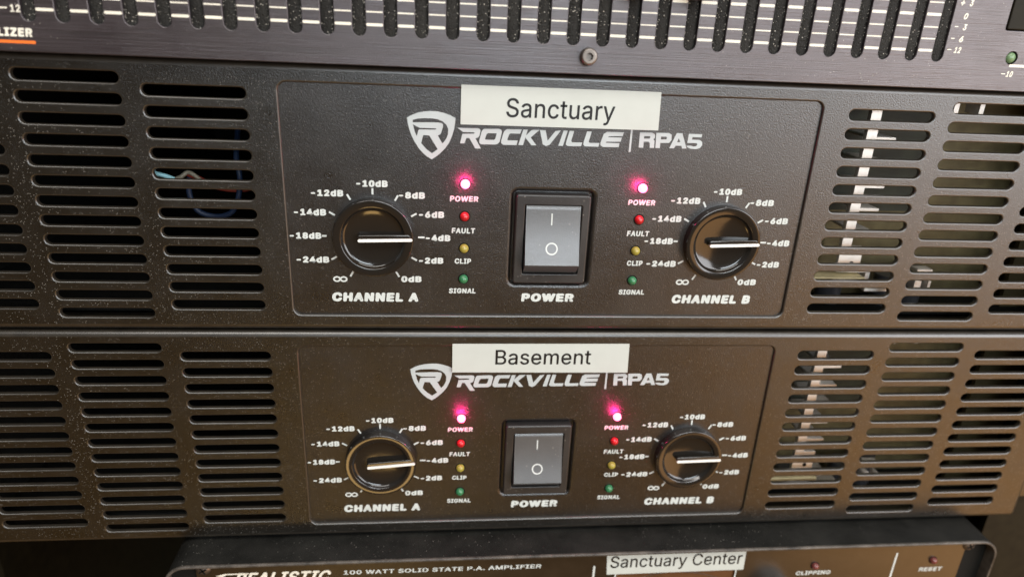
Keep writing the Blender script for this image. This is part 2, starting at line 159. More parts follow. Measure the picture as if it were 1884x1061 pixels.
FONT = {
' ':(188,(),()),
'+':(453,(198,34,198,364,255,364,255,34,61,172,61,226,391,226,391,172),(0,2,1,0,3,2,4,6,5,4,7,6)),
'-':(453,(337,244,337,188,114,188,114,244),(2,0,3,2,1,0)),
'.':(188,(95,-4,83,-3,73,1,63,9,55,18,51,29,50,41,51,53,55,64,63,73,73,81,83,85,95,87,107,85,118,81,128,73,135,64,140,53,141,41,140,29,135,18,128,9,118,1,107,-3),(11,13,12,10,13,11,10,14,13,10,15,14,9,15,10,8,15,9,8,16,15,7,16,8,7,17,16,6,17,7,6,18,17,5,18,6,5,19,18,4,19,5,4,20,19,3,20,4,3,21,20,2,21,3,2,22,21,1,22,2,1,23,22,0,23,1)),
'0':(453,(227,-7,191,-3,158,7,130,24,105,48,85,77,69,113,57,155,50,202,48,254,50,306,57,353,69,395,85,431,106,461,130,484,159,502,191,512,227,516,262,512,295,502,323,484,348,461,368,431,384,395,396,353,403,306,405,254,403,202,396,155,384,113,368,77,348,48,323,24,295,7,263,-3,227,50,250,52,271,60,290,74,306,92,320,116,330,144,338,176,342,213,344,254,342,295,338,332,330,365,320,393,306,416,290,435,271,449,250,457,227,460,203,457,182,449,163,435,147,416,134,393,123,365,115,332,111,295,109,254,111,213,115,176,123,144,134,116,147,92,163,74,182,60,203,52),(17,19,18,16,19,17,16,20,19,15,20,16,15,21,20,14,21,15,14,22,21,14,54,22,54,53,22,53,23,22,13,55,14,55,54,14,13,56,55,52,23,53,13,57,56,51,23,52,13,58,57,50,23,51,50,24,23,12,58,13,12,59,58,49,24,50,11,59,12,49,25,24,11,60,59,48,25,49,11,61,60,47,25,48,10,61,11,47,26,25,10,62,61,46,26,47,9,62,10,46,27,26,9,63,62,45,27,46,8,63,9,8,64,63,44,27,45,44,28,27,8,65,64,43,28,44,7,65,8,43,29,28,7,66,65,42,29,43,6,66,7,42,30,29,6,67,66,41,30,42,40,30,41,6,68,67,5,68,6,40,31,30,5,69,68,39,31,40,39,32,31,4,69,5,4,70,69,38,32,39,4,71,70,37,32,38,36,32,37,4,36,71,4,32,36,4,33,32,3,33,4,2,33,3,2,34,33,2,35,34,1,35,2,1,0,35)),
'1':(453,(76,0,76,55,391,55,391,0,276,509,276,0,212,0,212,448,209,448,86,358,86,427,198,509),(10,4,11,10,8,4,8,7,4,7,5,4,10,9,8,6,5,7,0,2,1,0,3,2)),
'2':(453,(64,0,64,47,234,229,252,248,268,266,282,282,294,298,303,312,311,327,316,341,319,356,320,371,319,389,315,405,308,419,298,431,287,441,273,449,258,455,241,458,224,460,205,458,188,454,172,447,159,438,148,427,139,413,132,398,128,381,127,362,66,362,68,391,75,418,86,442,102,464,121,482,143,496,168,507,196,513,225,516,254,513,281,507,306,497,328,482,346,465,361,445,372,423,379,398,381,372,380,354,377,336,371,318,363,299,351,280,336,259,317,235,294,209,267,180,153,60,153,57,389,57,389,0),(38,40,39,38,41,40,37,41,38,37,42,41,36,42,37,36,43,42,35,43,36,35,44,43,34,44,35,34,20,44,20,19,44,19,45,44,33,21,34,21,20,34,18,45,19,33,22,21,17,45,18,33,23,22,16,45,17,33,24,23,16,46,45,32,24,33,15,46,16,32,25,24,14,46,15,32,26,25,14,47,46,13,47,14,31,26,32,31,27,26,12,47,13,12,48,47,31,28,27,30,28,31,11,48,12,30,29,28,11,49,48,10,49,11,9,49,10,9,50,49,8,50,9,8,51,50,7,51,8,7,52,51,6,52,7,6,53,52,5,53,6,4,53,5,4,54,53,3,54,4,3,55,54,2,55,3,2,56,55,1,56,2,1,57,56,1,58,57,1,59,58,1,60,59,1,61,60,0,61,1)),
'3':(453,(218,-7,188,-5,159,1,133,10,108,22,88,38,70,57,57,79,48,104,44,132,109,132,112,115,118,100,126,87,137,76,150,66,165,59,182,54,200,51,219,50,239,51,258,55,275,61,291,69,304,80,315,93,323,108,328,125,329,145,328,163,323,180,316,196,306,211,292,223,275,234,254,241,229,246,201,248,157,248,157,299,288,448,288,452,70,452,70,509,372,509,372,461,211,278,211,289,247,290,279,286,308,276,333,262,354,244,371,222,383,198,391,173,393,145,390,116,383,90,370,66,354,45,333,27,309,12,281,2,251,-5),(42,44,43,42,45,44,42,41,45,41,40,45,40,46,45,39,47,40,47,46,40,38,47,39,47,49,48,38,49,47,38,50,49,38,51,50,38,37,51,37,52,51,36,52,37,35,52,36,35,53,52,34,53,35,33,53,34,32,53,33,32,54,53,31,54,32,31,55,54,30,55,31,29,55,30,29,56,55,28,56,29,27,56,28,27,57,56,8,10,9,8,11,10,26,57,27,26,58,57,8,12,11,25,58,26,7,12,8,7,13,12,24,58,25,24,59,58,7,14,13,23,59,24,6,14,7,6,15,14,22,59,23,6,16,15,22,60,59,21,60,22,6,17,16,5,17,6,20,60,21,5,18,17,19,60,20,5,19,18,5,60,19,5,61,60,4,61,5,4,62,61,3,62,4,3,63,62,2,63,3,2,64,63,1,64,2,1,0,64)),
'4':(453,(40,105,40,158,247,509,311,509,109,166,109,163,413,163,413,105,282,0,282,121,282,146,282,318,343,318,343,0),(1,3,2,1,4,3,10,12,11,10,13,12,1,5,4,1,6,5,1,10,6,10,7,6,0,10,1,0,9,10,13,7,10,0,8,9,8,7,0,8,13,7)),
'5':(453,(221,-7,192,-5,165,1,140,11,118,25,99,41,83,60,71,82,63,105,60,130,122,130,125,115,130,102,138,89,148,78,160,68,173,60,188,54,204,51,221,50,241,51,259,56,276,64,291,75,304,89,314,104,322,122,326,141,328,162,326,183,321,203,314,221,303,237,290,251,275,262,257,270,238,275,218,277,201,276,184,273,167,268,152,262,139,255,128,246,67,253,96,509,366,509,366,452,151,452,134,301,136,301,148,311,162,318,178,325,194,330,212,333,229,334,252,332,274,328,294,321,313,311,330,299,345,285,358,269,370,251,379,231,386,210,390,187,391,163,388,132,381,102,369,76,352,52,332,32,309,15,282,3,253,-4),(44,48,45,48,46,45,48,47,46,44,49,48,55,57,56,54,57,55,54,58,57,53,58,54,53,59,58,52,59,53,52,60,59,51,60,52,51,61,60,50,61,51,44,50,49,44,61,50,44,39,61,39,38,61,38,62,61,38,37,62,37,63,62,36,63,37,35,63,36,44,40,39,34,63,35,34,64,63,44,41,40,44,42,41,33,64,34,44,43,42,33,65,64,32,65,33,31,65,32,31,66,65,30,66,31,30,67,66,29,67,30,29,68,67,28,68,29,28,69,68,27,69,28,26,69,27,26,70,69,8,10,9,8,11,10,25,70,26,8,12,11,7,12,8,24,70,25,24,71,70,7,13,12,7,14,13,23,71,24,6,14,7,6,15,14,23,72,71,22,72,23,6,16,15,21,72,22,6,17,16,5,17,6,20,72,21,5,18,17,20,73,72,19,73,20,5,19,18,5,73,19,4,73,5,4,74,73,3,74,4,3,75,74,2,75,3,2,76,75,1,76,2,1,0,76)),
'6':(453,(226,-7,196,-4,168,3,142,15,119,31,100,51,84,74,73,101,66,130,64,162,65,187,71,212,80,239,93,268,112,302,137,340,252,509,322,509,151,261,145,261,151,270,157,279,165,288,174,295,184,302,196,307,208,311,221,313,235,314,265,312,291,305,316,295,337,280,355,262,370,240,380,215,387,187,389,157,387,127,379,98,368,73,352,50,333,30,310,14,284,3,257,-4,226,48,245,50,263,55,279,63,293,73,304,86,314,101,322,119,326,137,327,157,326,178,322,196,314,213,304,228,293,241,279,251,263,259,245,264,226,265,207,264,190,259,174,252,160,241,148,229,138,214,131,197,126,179,125,158,126,138,131,119,138,102,148,86,160,73,174,63,190,55,207,50),(15,17,16,15,23,17,23,18,17,14,23,15,27,29,28,26,29,27,26,30,29,25,30,26,24,30,25,24,31,30,13,23,14,23,31,24,13,22,23,18,31,23,18,32,31,13,21,22,18,64,32,64,33,32,13,20,21,13,19,20,12,19,13,64,65,18,63,33,64,18,66,65,62,33,63,62,34,33,12,18,19,12,66,18,12,67,66,61,34,62,12,68,67,60,34,61,12,69,68,59,34,60,59,35,34,11,69,12,11,70,69,58,35,59,58,36,35,11,71,70,57,36,58,10,71,11,10,72,71,56,36,57,56,37,36,9,72,10,9,73,72,55,37,56,8,73,9,8,74,73,54,37,55,54,38,37,8,75,74,53,38,54,7,75,8,53,39,38,7,76,75,52,39,53,7,77,76,51,39,52,6,77,7,51,40,39,6,78,77,50,40,51,5,78,6,5,79,78,49,40,50,49,41,40,5,80,79,48,41,49,5,81,80,47,41,48,4,81,5,4,46,81,46,41,47,46,42,41,4,42,46,3,42,4,3,43,42,2,43,3,2,44,43,1,44,2,1,45,44,0,45,1)),
'7':(453,(97,0,323,448,323,452,62,452,62,509,391,509,391,449,165,0),(3,5,4,3,2,5,2,6,5,1,6,2,1,7,6,0,7,1)),
'8':(453,(226,-7,193,-5,163,1,136,11,111,25,91,42,74,62,62,84,54,109,52,135,53,156,58,176,65,195,75,212,87,228,101,241,117,252,134,260,153,265,153,267,129,276,109,289,93,308,80,330,73,354,70,380,73,405,79,429,90,450,106,469,124,485,146,498,170,508,197,514,226,516,255,514,282,508,306,498,328,485,346,469,361,450,373,429,379,405,382,380,379,354,372,330,359,308,343,289,323,276,300,267,300,265,319,260,335,252,351,241,365,228,377,212,387,195,395,176,399,156,401,135,398,109,391,84,378,62,362,42,341,25,317,11,289,1,259,-5,226,49,248,50,267,54,285,60,300,69,313,79,323,91,331,106,335,121,337,139,335,157,330,173,322,189,312,202,298,213,283,223,265,230,247,234,226,235,206,234,187,230,169,223,154,213,140,202,130,189,122,173,117,157,115,139,117,121,121,106,129,91,139,79,152,69,167,60,185,54,205,50,226,290,244,291,260,294,274,300,287,308,298,318,307,330,314,344,318,359,319,376,318,392,314,407,308,420,299,432,288,442,275,449,260,455,244,459,226,460,208,459,192,455,177,449,164,442,153,432,145,420,138,407,134,392,133,376,134,359,138,344,145,330,154,318,165,308,178,300,193,294,209,291),(33,35,34,32,35,33,32,36,35,31,36,32,31,37,36,30,37,31,30,38,37,29,38,30,29,39,38,28,123,29,123,39,29,123,122,39,122,121,39,121,40,39,28,124,123,120,40,121,28,125,124,119,40,120,27,125,28,119,41,40,27,126,125,118,41,119,27,127,126,117,41,118,116,41,117,27,128,127,26,128,27,116,42,41,26,129,128,115,42,116,26,130,129,114,42,115,25,130,26,114,43,42,25,131,130,113,43,114,24,131,25,113,44,43,24,132,131,112,44,113,24,133,132,111,44,112,111,45,44,23,133,24,23,134,133,110,45,111,23,135,134,109,45,110,109,46,45,22,135,23,22,136,135,108,46,109,22,137,136,107,46,108,107,47,46,21,137,22,21,138,137,106,47,107,21,139,138,105,47,106,21,104,139,104,47,105,21,47,104,21,48,47,20,48,21,20,49,48,19,49,20,18,49,19,18,50,49,17,50,18,17,51,50,16,51,17,16,52,51,15,52,16,15,53,52,14,86,15,86,53,15,86,54,53,86,87,14,86,54,85,14,88,87,84,54,85,14,89,88,83,54,84,13,89,14,83,55,54,13,90,89,82,55,83,13,91,90,81,55,82,12,91,13,81,56,55,12,92,91,80,56,81,11,92,12,80,57,56,11,93,92,79,57,80,79,58,57,10,93,11,10,94,93,78,58,79,10,95,94,77,58,78,77,59,58,9,95,10,9,96,95,76,59,77,8,96,9,76,60,59,8,97,96,75,60,76,75,61,60,7,97,8,7,98,97,74,61,75,7,99,98,73,61,74,6,99,7,73,62,61,6,100,99,72,62,73,6,101,100,71,62,72,5,101,6,71,63,62,5,102,101,70,63,71,5,103,102,69,63,70,5,68,103,68,63,69,5,63,68,4,63,5,4,64,63,4,65,64,3,65,4,2,65,3,2,66,65,1,66,2,1,67,66,0,67,1)),
'9':(453,(226,516,256,513,285,506,310,494,333,478,352,458,368,434,380,408,387,378,389,347,387,322,382,296,373,270,359,240,340,207,315,168,200,0,130,0,301,248,307,248,302,238,295,229,287,221,278,214,268,207,257,202,245,198,232,195,218,195,188,197,161,203,137,214,116,229,98,247,83,269,72,294,66,321,64,352,66,382,73,411,85,436,101,459,120,479,143,494,168,506,196,513,226,460,207,459,190,454,174,446,160,435,148,423,138,407,131,390,127,372,125,352,127,331,131,313,138,295,148,280,160,268,174,257,190,250,207,245,226,243,245,245,263,249,279,257,293,267,305,280,314,295,322,312,326,330,327,350,326,371,322,390,314,407,305,422,293,435,279,446,263,454,245,459),(45,1,0,44,1,45,44,2,1,43,2,44,43,3,2,42,3,43,42,4,3,41,4,42,41,46,4,46,5,4,41,47,46,81,5,46,40,47,41,40,48,47,80,5,81,80,6,5,40,49,48,79,6,80,40,50,49,78,6,79,39,50,40,39,51,50,77,6,78,77,7,6,39,52,51,76,7,77,38,52,39,76,8,7,38,53,52,75,8,76,38,54,53,74,8,75,37,54,38,74,9,8,37,55,54,73,9,74,36,55,37,36,56,55,72,9,73,72,10,9,36,57,56,71,10,72,71,11,10,35,57,36,35,58,57,70,11,71,70,12,11,35,59,58,69,12,70,34,59,35,34,60,59,68,12,69,68,13,12,33,60,34,33,61,60,67,13,68,33,62,61,66,19,67,19,13,67,33,63,62,65,18,66,18,19,66,65,24,18,24,17,18,20,13,19,32,63,33,32,64,63,64,24,65,32,24,64,20,14,13,21,14,20,22,14,21,31,24,32,23,14,22,30,24,31,24,14,23,30,25,24,17,14,24,17,15,14,29,25,30,29,26,25,29,27,26,28,27,29,17,16,15)),
'A':(480,(16,0,201,509,276,509,463,0,395,0,287,302,280,323,272,346,264,372,255,402,244,438,232,478,245,478,233,437,222,402,213,371,204,345,197,322,191,302,85,0,110,142,110,199,370,199,370,142),(0,11,1,11,2,1,11,12,2,12,3,2,0,21,11,21,13,11,13,10,11,13,10,12,10,22,12,22,3,12,9,22,10,21,14,13,8,22,9,21,15,14,7,22,8,21,16,15,6,22,7,21,17,16,5,22,6,21,18,17,21,20,18,20,19,18,4,23,5,23,22,5,0,20,21,20,22,21,20,23,22,23,3,22,0,19,20,4,3,23)),
'B':(457,(60,0,60,509,241,509,274,507,304,501,329,491,350,477,367,461,381,442,390,421,396,398,398,374,397,353,393,336,387,320,378,307,368,295,356,286,343,278,329,272,315,267,315,262,331,260,347,254,363,245,378,234,391,220,402,203,411,184,416,161,418,136,416,111,410,88,400,67,386,48,368,31,344,18,317,8,284,2,247,0,125,57,245,57,281,60,309,67,330,80,344,96,353,115,355,137,354,153,350,169,342,184,333,197,320,209,306,218,289,225,269,229,248,231,125,231,125,285,238,285,256,287,273,290,288,296,302,304,314,314,323,326,330,340,335,355,336,372,333,393,326,412,313,429,294,442,270,449,240,452,125,452),(0,75,1,75,2,1,75,3,2,75,4,3,75,5,4,75,6,5,75,7,6,75,74,7,74,8,7,0,58,75,73,8,74,72,8,73,72,9,8,71,9,72,70,9,71,70,10,9,69,10,70,69,11,10,68,11,69,68,12,11,67,12,68,66,12,67,66,13,12,65,13,66,65,14,13,64,14,65,64,15,14,63,15,64,63,16,15,62,16,63,61,16,62,61,17,16,60,17,61,59,17,60,59,18,17,0,57,58,57,59,58,57,18,59,57,19,18,57,20,19,57,21,20,57,22,21,57,23,22,57,24,23,57,25,24,57,56,25,56,55,25,55,26,25,0,40,57,54,26,55,53,26,54,53,27,26,52,27,53,51,27,52,51,28,27,50,28,51,49,28,50,49,29,28,48,29,49,48,30,29,47,30,48,46,30,47,46,31,30,45,31,46,45,32,31,44,32,45,44,33,32,43,33,44,42,33,43,42,34,33,41,34,42,0,41,40,0,34,41,0,35,34,0,36,35,0,37,36,0,38,37,0,39,38)),
'C':(510,(267,-7,225,-3,186,7,150,25,119,49,92,79,70,115,53,157,44,203,40,254,44,305,53,352,70,393,92,429,119,459,150,484,186,501,225,512,267,516,293,514,317,511,340,504,362,496,383,485,402,471,419,456,435,438,448,418,459,397,467,373,473,348,408,348,404,365,397,380,389,395,380,407,369,418,357,428,344,437,330,444,315,449,300,453,284,455,267,456,237,453,209,445,184,432,161,414,141,391,125,364,113,332,106,295,103,254,106,213,113,177,125,145,141,117,161,94,184,76,210,63,237,56,267,53,284,54,300,56,315,60,330,65,344,72,357,81,369,90,380,102,389,114,397,128,404,144,408,160,473,160,467,135,459,112,448,91,435,71,420,53,402,38,383,24,363,13,341,5,317,-2,293,-6),(17,19,18,17,20,19,16,20,17,16,21,20,16,22,21,15,22,16,15,23,22,15,24,23,14,24,15,14,25,24,13,44,14,44,43,14,43,25,14,42,25,43,42,26,25,41,26,42,13,45,44,40,26,41,39,26,40,13,46,45,38,26,39,38,27,26,37,27,38,13,47,46,12,47,13,36,27,37,35,27,36,35,28,27,12,48,47,34,28,35,34,29,28,33,29,34,11,48,12,11,49,48,32,29,33,32,30,29,31,30,32,11,50,49,10,50,11,10,51,50,9,51,10,9,52,51,8,52,9,8,53,52,8,54,53,7,54,8,7,55,54,72,74,73,72,75,74,6,55,7,6,56,55,71,75,72,71,76,75,70,76,71,6,57,56,5,57,6,69,76,70,69,77,76,68,77,69,5,58,57,68,78,77,67,78,68,66,78,67,4,58,5,4,59,58,65,78,66,65,79,78,64,79,65,4,60,59,63,79,64,62,79,63,4,61,60,61,79,62,61,80,79,4,80,61,3,80,4,3,81,80,2,81,3,2,82,81,2,83,82,1,83,2,1,84,83,1,85,84,0,85,1)),
'D':(503,(219,0,96,0,96,57,215,57,254,60,288,68,318,81,343,99,363,122,379,149,390,181,397,216,399,255,397,294,390,329,379,361,364,388,344,410,320,428,291,441,258,449,221,452,93,452,93,509,225,509,273,505,315,495,353,478,385,455,412,426,433,391,449,351,458,306,462,255,458,205,449,159,433,119,411,83,384,54,351,31,312,14,268,3,125,509,125,0,60,0,60,509),(44,23,45,23,42,45,44,22,23,42,24,23,43,24,42,43,21,24,21,25,24,21,26,25,21,27,26,21,28,27,21,20,28,20,29,28,44,21,22,44,2,21,2,43,21,19,29,20,18,29,19,17,29,18,17,30,29,16,30,17,16,31,30,15,31,16,14,31,15,14,32,31,13,32,14,13,33,32,12,33,13,11,33,12,11,34,33,10,34,11,10,35,34,9,35,10,9,36,35,8,36,9,7,36,8,7,37,36,6,37,7,6,38,37,5,38,6,4,38,5,3,38,4,44,1,2,43,3,2,43,38,3,43,39,38,43,40,39,43,41,40,43,0,41,1,43,44,43,0,1)),
'E':(419,(60,0,60,509,372,509,372,452,125,452,125,286,355,286,355,229,125,229,125,57,375,57,375,0),(0,4,1,4,2,1,4,3,2,0,5,4,0,8,5,8,6,5,8,7,6,0,9,8,0,10,9,0,11,10)),
'F':(410,(60,0,60,509,369,509,369,452,125,452,125,278,346,278,346,221,125,221,125,0),(0,4,1,4,2,1,4,3,2,0,5,4,0,8,5,8,6,5,8,7,6,0,9,8)),
'G':(521,(269,-7,225,-3,185,7,149,25,118,49,91,79,69,116,53,157,43,203,40,254,43,305,53,352,69,393,91,429,117,459,149,484,184,501,223,512,265,516,291,514,316,510,340,504,363,494,384,483,403,469,421,453,436,436,449,416,460,395,468,373,474,349,408,349,402,365,395,379,387,393,378,406,368,417,356,427,344,436,330,443,315,448,300,453,283,455,265,456,236,453,209,445,183,432,160,414,141,392,125,364,113,332,106,295,103,254,106,213,113,177,125,145,141,117,161,95,184,76,210,63,238,56,269,53,296,55,322,61,345,71,365,85,382,102,396,123,407,147,413,173,415,202,434,199,283,199,283,256,478,256,478,200,475,160,466,124,451,91,431,62,406,38,377,19,344,5,308,-4),(17,19,18,17,20,19,16,20,17,16,21,20,16,22,21,15,22,16,15,23,22,14,23,15,14,24,23,14,25,24,13,44,14,44,43,14,43,25,14,42,25,43,41,25,42,41,26,25,13,45,44,40,26,41,39,26,40,13,46,45,38,26,39,38,27,26,37,27,38,13,47,46,12,47,13,36,27,37,35,27,36,35,28,27,12,48,47,34,28,35,34,29,28,11,48,12,33,29,34,11,49,48,32,29,33,32,30,29,31,30,32,11,50,49,10,50,11,10,51,50,9,51,10,9,52,51,72,74,73,72,70,74,70,75,74,8,52,9,8,53,52,8,54,53,7,54,8,72,69,70,71,75,70,71,76,75,69,71,72,69,76,71,7,55,54,68,76,69,68,77,76,6,55,7,67,77,68,6,56,55,67,78,77,66,78,67,6,57,56,5,57,6,65,78,66,5,58,57,65,79,78,64,79,65,4,58,5,4,59,58,63,79,64,4,60,59,63,80,79,62,80,63,4,61,60,61,80,62,4,80,61,3,80,4,3,81,80,2,81,3,2,82,81,1,82,2,1,83,82,0,83,1)),
'H':(517,(60,0,60,509,125,509,125,289,392,289,392,509,457,509,457,0,392,0,392,232,125,232,125,0),(0,2,1,0,3,2,4,6,5,4,7,6,0,10,3,10,4,3,10,9,4,9,7,4,0,11,10,8,7,9)),
'I':(301,(31,0,31,57,118,57,118,452,31,452,31,509,269,509,269,452,183,452,183,57,269,57,269,0),(4,6,5,4,7,6,3,7,4,2,8,3,8,7,3,2,9,8,0,2,1,0,9,2,0,10,9,0,11,10)),
'L':(393,(60,0,60,509,125,509,125,57,361,57,361,0),(0,2,1,0,3,2,0,4,3,0,5,4)),
'M':(629,(60,0,60,509,152,509,277,187,280,179,284,170,287,159,291,147,295,135,299,123,303,110,307,97,311,84,315,71,319,60,322,49,307,49,311,59,314,71,318,83,322,95,326,108,330,121,334,134,338,146,342,158,346,169,349,179,352,187,476,509,568,509,568,0,504,0,504,291,504,302,504,314,504,327,505,340,505,354,505,369,505,383,506,398,506,413,506,428,507,443,507,457,513,457,508,441,503,425,498,409,492,393,487,378,482,363,477,348,472,335,467,322,463,310,459,300,456,291,342,0,286,0,170,291,167,300,163,310,159,321,155,333,150,347,145,361,140,376,134,392,129,408,124,424,118,441,112,457,119,457,119,444,120,430,120,416,120,401,121,386,121,372,121,357,121,342,122,328,122,315,122,302,122,291,122,0),(0,73,1,73,2,1,73,74,2,74,3,2,28,45,29,45,30,29,45,46,30,46,31,30,0,72,73,75,3,74,28,44,45,47,31,46,76,3,75,28,48,44,48,43,44,48,43,47,43,31,47,0,76,72,76,71,72,0,77,76,76,3,71,42,31,43,28,49,48,70,3,71,0,78,77,41,31,42,28,50,49,69,3,70,0,79,78,40,31,41,28,51,50,68,3,69,0,80,79,39,31,40,28,52,51,67,3,68,0,81,80,38,31,39,28,53,52,66,3,67,0,82,81,37,31,38,28,54,53,65,3,66,0,83,82,36,31,37,28,55,54,64,3,65,0,84,83,35,31,36,28,56,55,63,3,64,0,85,84,34,31,35,28,57,56,62,3,63,0,86,85,33,31,34,28,58,57,61,3,62,0,87,86,60,3,61,28,59,58,32,31,33,60,4,3,27,59,28,60,5,4,26,59,27,60,6,5,25,59,26,60,7,6,24,59,25,60,8,7,23,59,24,60,9,8,22,59,23,60,10,9,21,59,22,60,11,10,20,59,21,60,12,11,19,59,20,60,18,12,18,13,12,18,13,19,13,59,19,14,59,13,60,17,18,15,59,14,60,16,17,60,15,16,60,59,15)),
'N':(524,(60,0,60,509,136,509,343,183,349,174,355,163,363,151,371,137,379,122,388,107,396,90,405,73,414,55,405,54,403,72,402,90,401,108,400,126,399,142,399,157,399,171,399,184,399,195,399,509,463,509,463,0,387,0,202,290,194,303,186,317,177,331,168,346,159,363,148,381,136,402,123,425,108,452,119,454,120,429,121,406,122,384,123,363,124,345,124,328,125,313,125,301,125,291,125,0),(0,36,1,36,2,1,36,37,2,37,3,2,22,24,23,22,25,24,38,3,37,0,38,36,38,35,36,0,39,38,35,3,38,34,3,35,0,40,39,33,3,34,0,41,40,32,3,33,0,42,41,31,3,32,30,3,31,0,43,42,29,3,30,0,44,43,28,3,29,0,45,44,27,3,28,0,46,45,0,47,46,26,3,27,21,25,22,20,25,21,26,4,3,26,5,4,19,25,20,26,6,5,18,25,19,26,7,6,17,25,18,26,8,7,16,25,17,26,9,8,15,25,16,26,10,9,14,11,15,11,25,15,26,14,10,14,11,10,12,25,11,26,13,14,13,25,12,26,25,13)),
'O':(534,(267,-7,225,-3,186,7,150,25,119,49,92,79,70,115,53,157,44,203,40,254,44,305,53,352,70,393,92,429,119,459,150,484,186,501,225,512,267,516,309,512,348,501,384,484,415,459,442,429,464,393,480,352,490,305,493,254,490,203,480,157,464,115,442,79,415,49,384,25,348,7,309,-3,267,53,296,55,324,63,349,76,372,94,392,116,408,144,420,176,428,213,430,254,428,295,420,332,408,365,392,392,372,415,349,433,324,446,296,453,267,456,237,453,210,445,184,433,161,415,142,392,125,364,113,332,106,295,103,254,106,213,113,176,125,144,142,117,161,94,184,76,210,63,237,55),(17,19,18,16,19,17,16,20,19,15,20,16,15,21,20,14,21,15,14,22,21,13,55,14,55,54,14,54,22,14,54,53,22,53,23,22,52,23,53,13,56,55,51,23,52,13,57,56,50,23,51,13,58,57,50,24,23,12,58,13,49,24,50,12,59,58,11,59,12,49,25,24,48,25,49,11,60,59,47,25,48,11,61,60,10,61,11,47,26,25,46,26,47,10,62,61,9,62,10,46,27,26,45,27,46,9,63,62,8,63,9,8,64,63,44,27,45,44,28,27,8,65,64,43,28,44,7,65,8,43,29,28,7,66,65,42,29,43,6,66,7,42,30,29,6,67,66,41,30,42,6,68,67,40,30,41,5,68,6,40,31,30,5,69,68,39,31,40,39,32,31,4,69,5,4,70,69,38,32,39,4,71,70,37,32,38,4,36,71,36,32,37,4,32,36,4,33,32,3,33,4,2,33,3,2,34,33,1,34,2,1,35,34,1,0,35)),
'P':(445,(60,0,60,509,235,509,272,506,305,499,332,487,356,471,375,452,390,430,400,404,407,377,409,348,407,318,400,291,390,265,375,243,356,223,332,207,305,195,272,188,235,186,109,186,109,242,233,242,257,244,279,248,297,256,312,266,324,279,333,294,339,310,343,328,344,348,343,367,339,385,333,402,324,416,312,428,297,439,279,446,257,451,232,452,125,452,125,0),(0,42,1,42,2,1,42,3,2,42,4,3,42,5,4,42,6,5,42,7,6,42,41,7,41,40,7,40,8,7,0,22,42,22,43,42,39,8,40,38,8,39,37,8,38,37,9,8,36,9,37,35,9,36,35,10,9,34,10,35,33,10,34,33,11,10,32,11,33,31,11,32,31,12,11,30,12,31,30,13,12,29,13,30,28,13,29,28,14,13,27,14,28,26,14,27,26,15,14,25,15,26,24,15,25,23,15,24,23,16,15,0,21,22,43,23,22,43,20,23,20,16,23,20,17,16,20,18,17,20,19,18,0,20,21,0,43,20)),
'Q':(534,(245,159,313,159,369,85,384,65,468,-48,401,-48,346,27,331,46,267,-7,225,-3,186,7,150,25,119,49,92,79,70,115,53,157,44,203,40,254,44,305,53,352,70,393,92,429,119,459,150,484,186,501,225,512,267,516,309,512,348,501,384,484,415,459,442,429,464,393,480,352,490,305,493,254,490,203,480,157,464,115,442,79,415,49,384,25,348,7,309,-3,267,53,296,55,324,63,349,76,372,94,392,116,408,144,420,176,428,213,430,254,428,295,420,332,408,365,392,392,372,415,349,433,324,446,296,453,267,456,237,453,210,445,184,433,161,415,142,392,125,364,113,332,106,295,103,254,106,213,113,176,125,144,142,117,161,94,184,76,210,63,237,55),(25,27,26,24,27,25,24,28,27,23,28,24,23,29,28,22,29,23,22,30,29,21,63,22,63,62,22,62,30,22,62,61,30,61,31,30,60,31,61,21,64,63,59,31,60,21,65,64,58,31,59,21,66,65,58,32,31,20,66,21,57,32,58,20,67,66,19,67,20,57,33,32,56,33,57,19,68,67,55,33,56,19,69,68,18,69,19,55,34,33,54,34,55,18,70,69,17,70,18,54,35,34,53,35,54,17,71,70,16,71,17,16,72,71,52,35,53,52,36,35,16,73,72,51,36,52,15,73,16,51,37,36,15,74,73,50,37,51,7,46,0,46,1,0,46,47,1,47,2,1,14,74,15,50,38,37,14,75,74,49,38,50,14,76,75,48,38,49,13,76,14,48,39,38,13,77,76,47,2,48,2,39,48,3,39,2,3,40,39,12,77,13,12,78,77,4,40,3,12,79,78,45,7,46,12,44,79,44,7,45,12,7,44,41,4,40,11,7,12,11,6,7,11,42,6,42,5,6,10,42,11,42,4,41,9,42,10,9,43,42,5,4,42,9,8,43)),
'R':(449,(60,0,60,509,236,509,273,506,305,500,333,489,356,473,376,455,390,433,401,408,407,381,409,352,407,323,401,296,390,271,376,250,356,232,333,217,305,206,273,200,236,198,96,198,96,255,234,255,258,256,280,260,298,267,313,276,325,287,334,300,340,316,344,333,345,352,344,371,340,389,334,405,325,419,313,430,298,440,279,446,258,451,233,452,125,452,125,0,353,0,230,229,303,229,428,0),(0,22,1,22,42,1,42,2,1,42,3,2,42,4,3,42,5,4,42,6,5,42,7,6,42,41,7,41,40,7,40,8,7,22,43,42,39,8,40,38,8,39,37,8,38,37,9,8,36,9,37,35,9,36,35,10,9,34,10,35,33,10,34,33,11,10,32,11,33,31,11,32,31,12,11,30,12,31,30,13,12,29,13,30,28,13,29,28,14,13,27,14,28,26,14,27,26,15,14,25,15,26,24,15,25,23,15,24,0,21,22,43,23,22,43,45,23,45,15,23,45,16,15,45,46,16,46,17,16,43,20,45,20,44,45,47,17,46,18,47,17,19,47,18,20,47,19,0,20,21,0,43,20,44,47,20)),
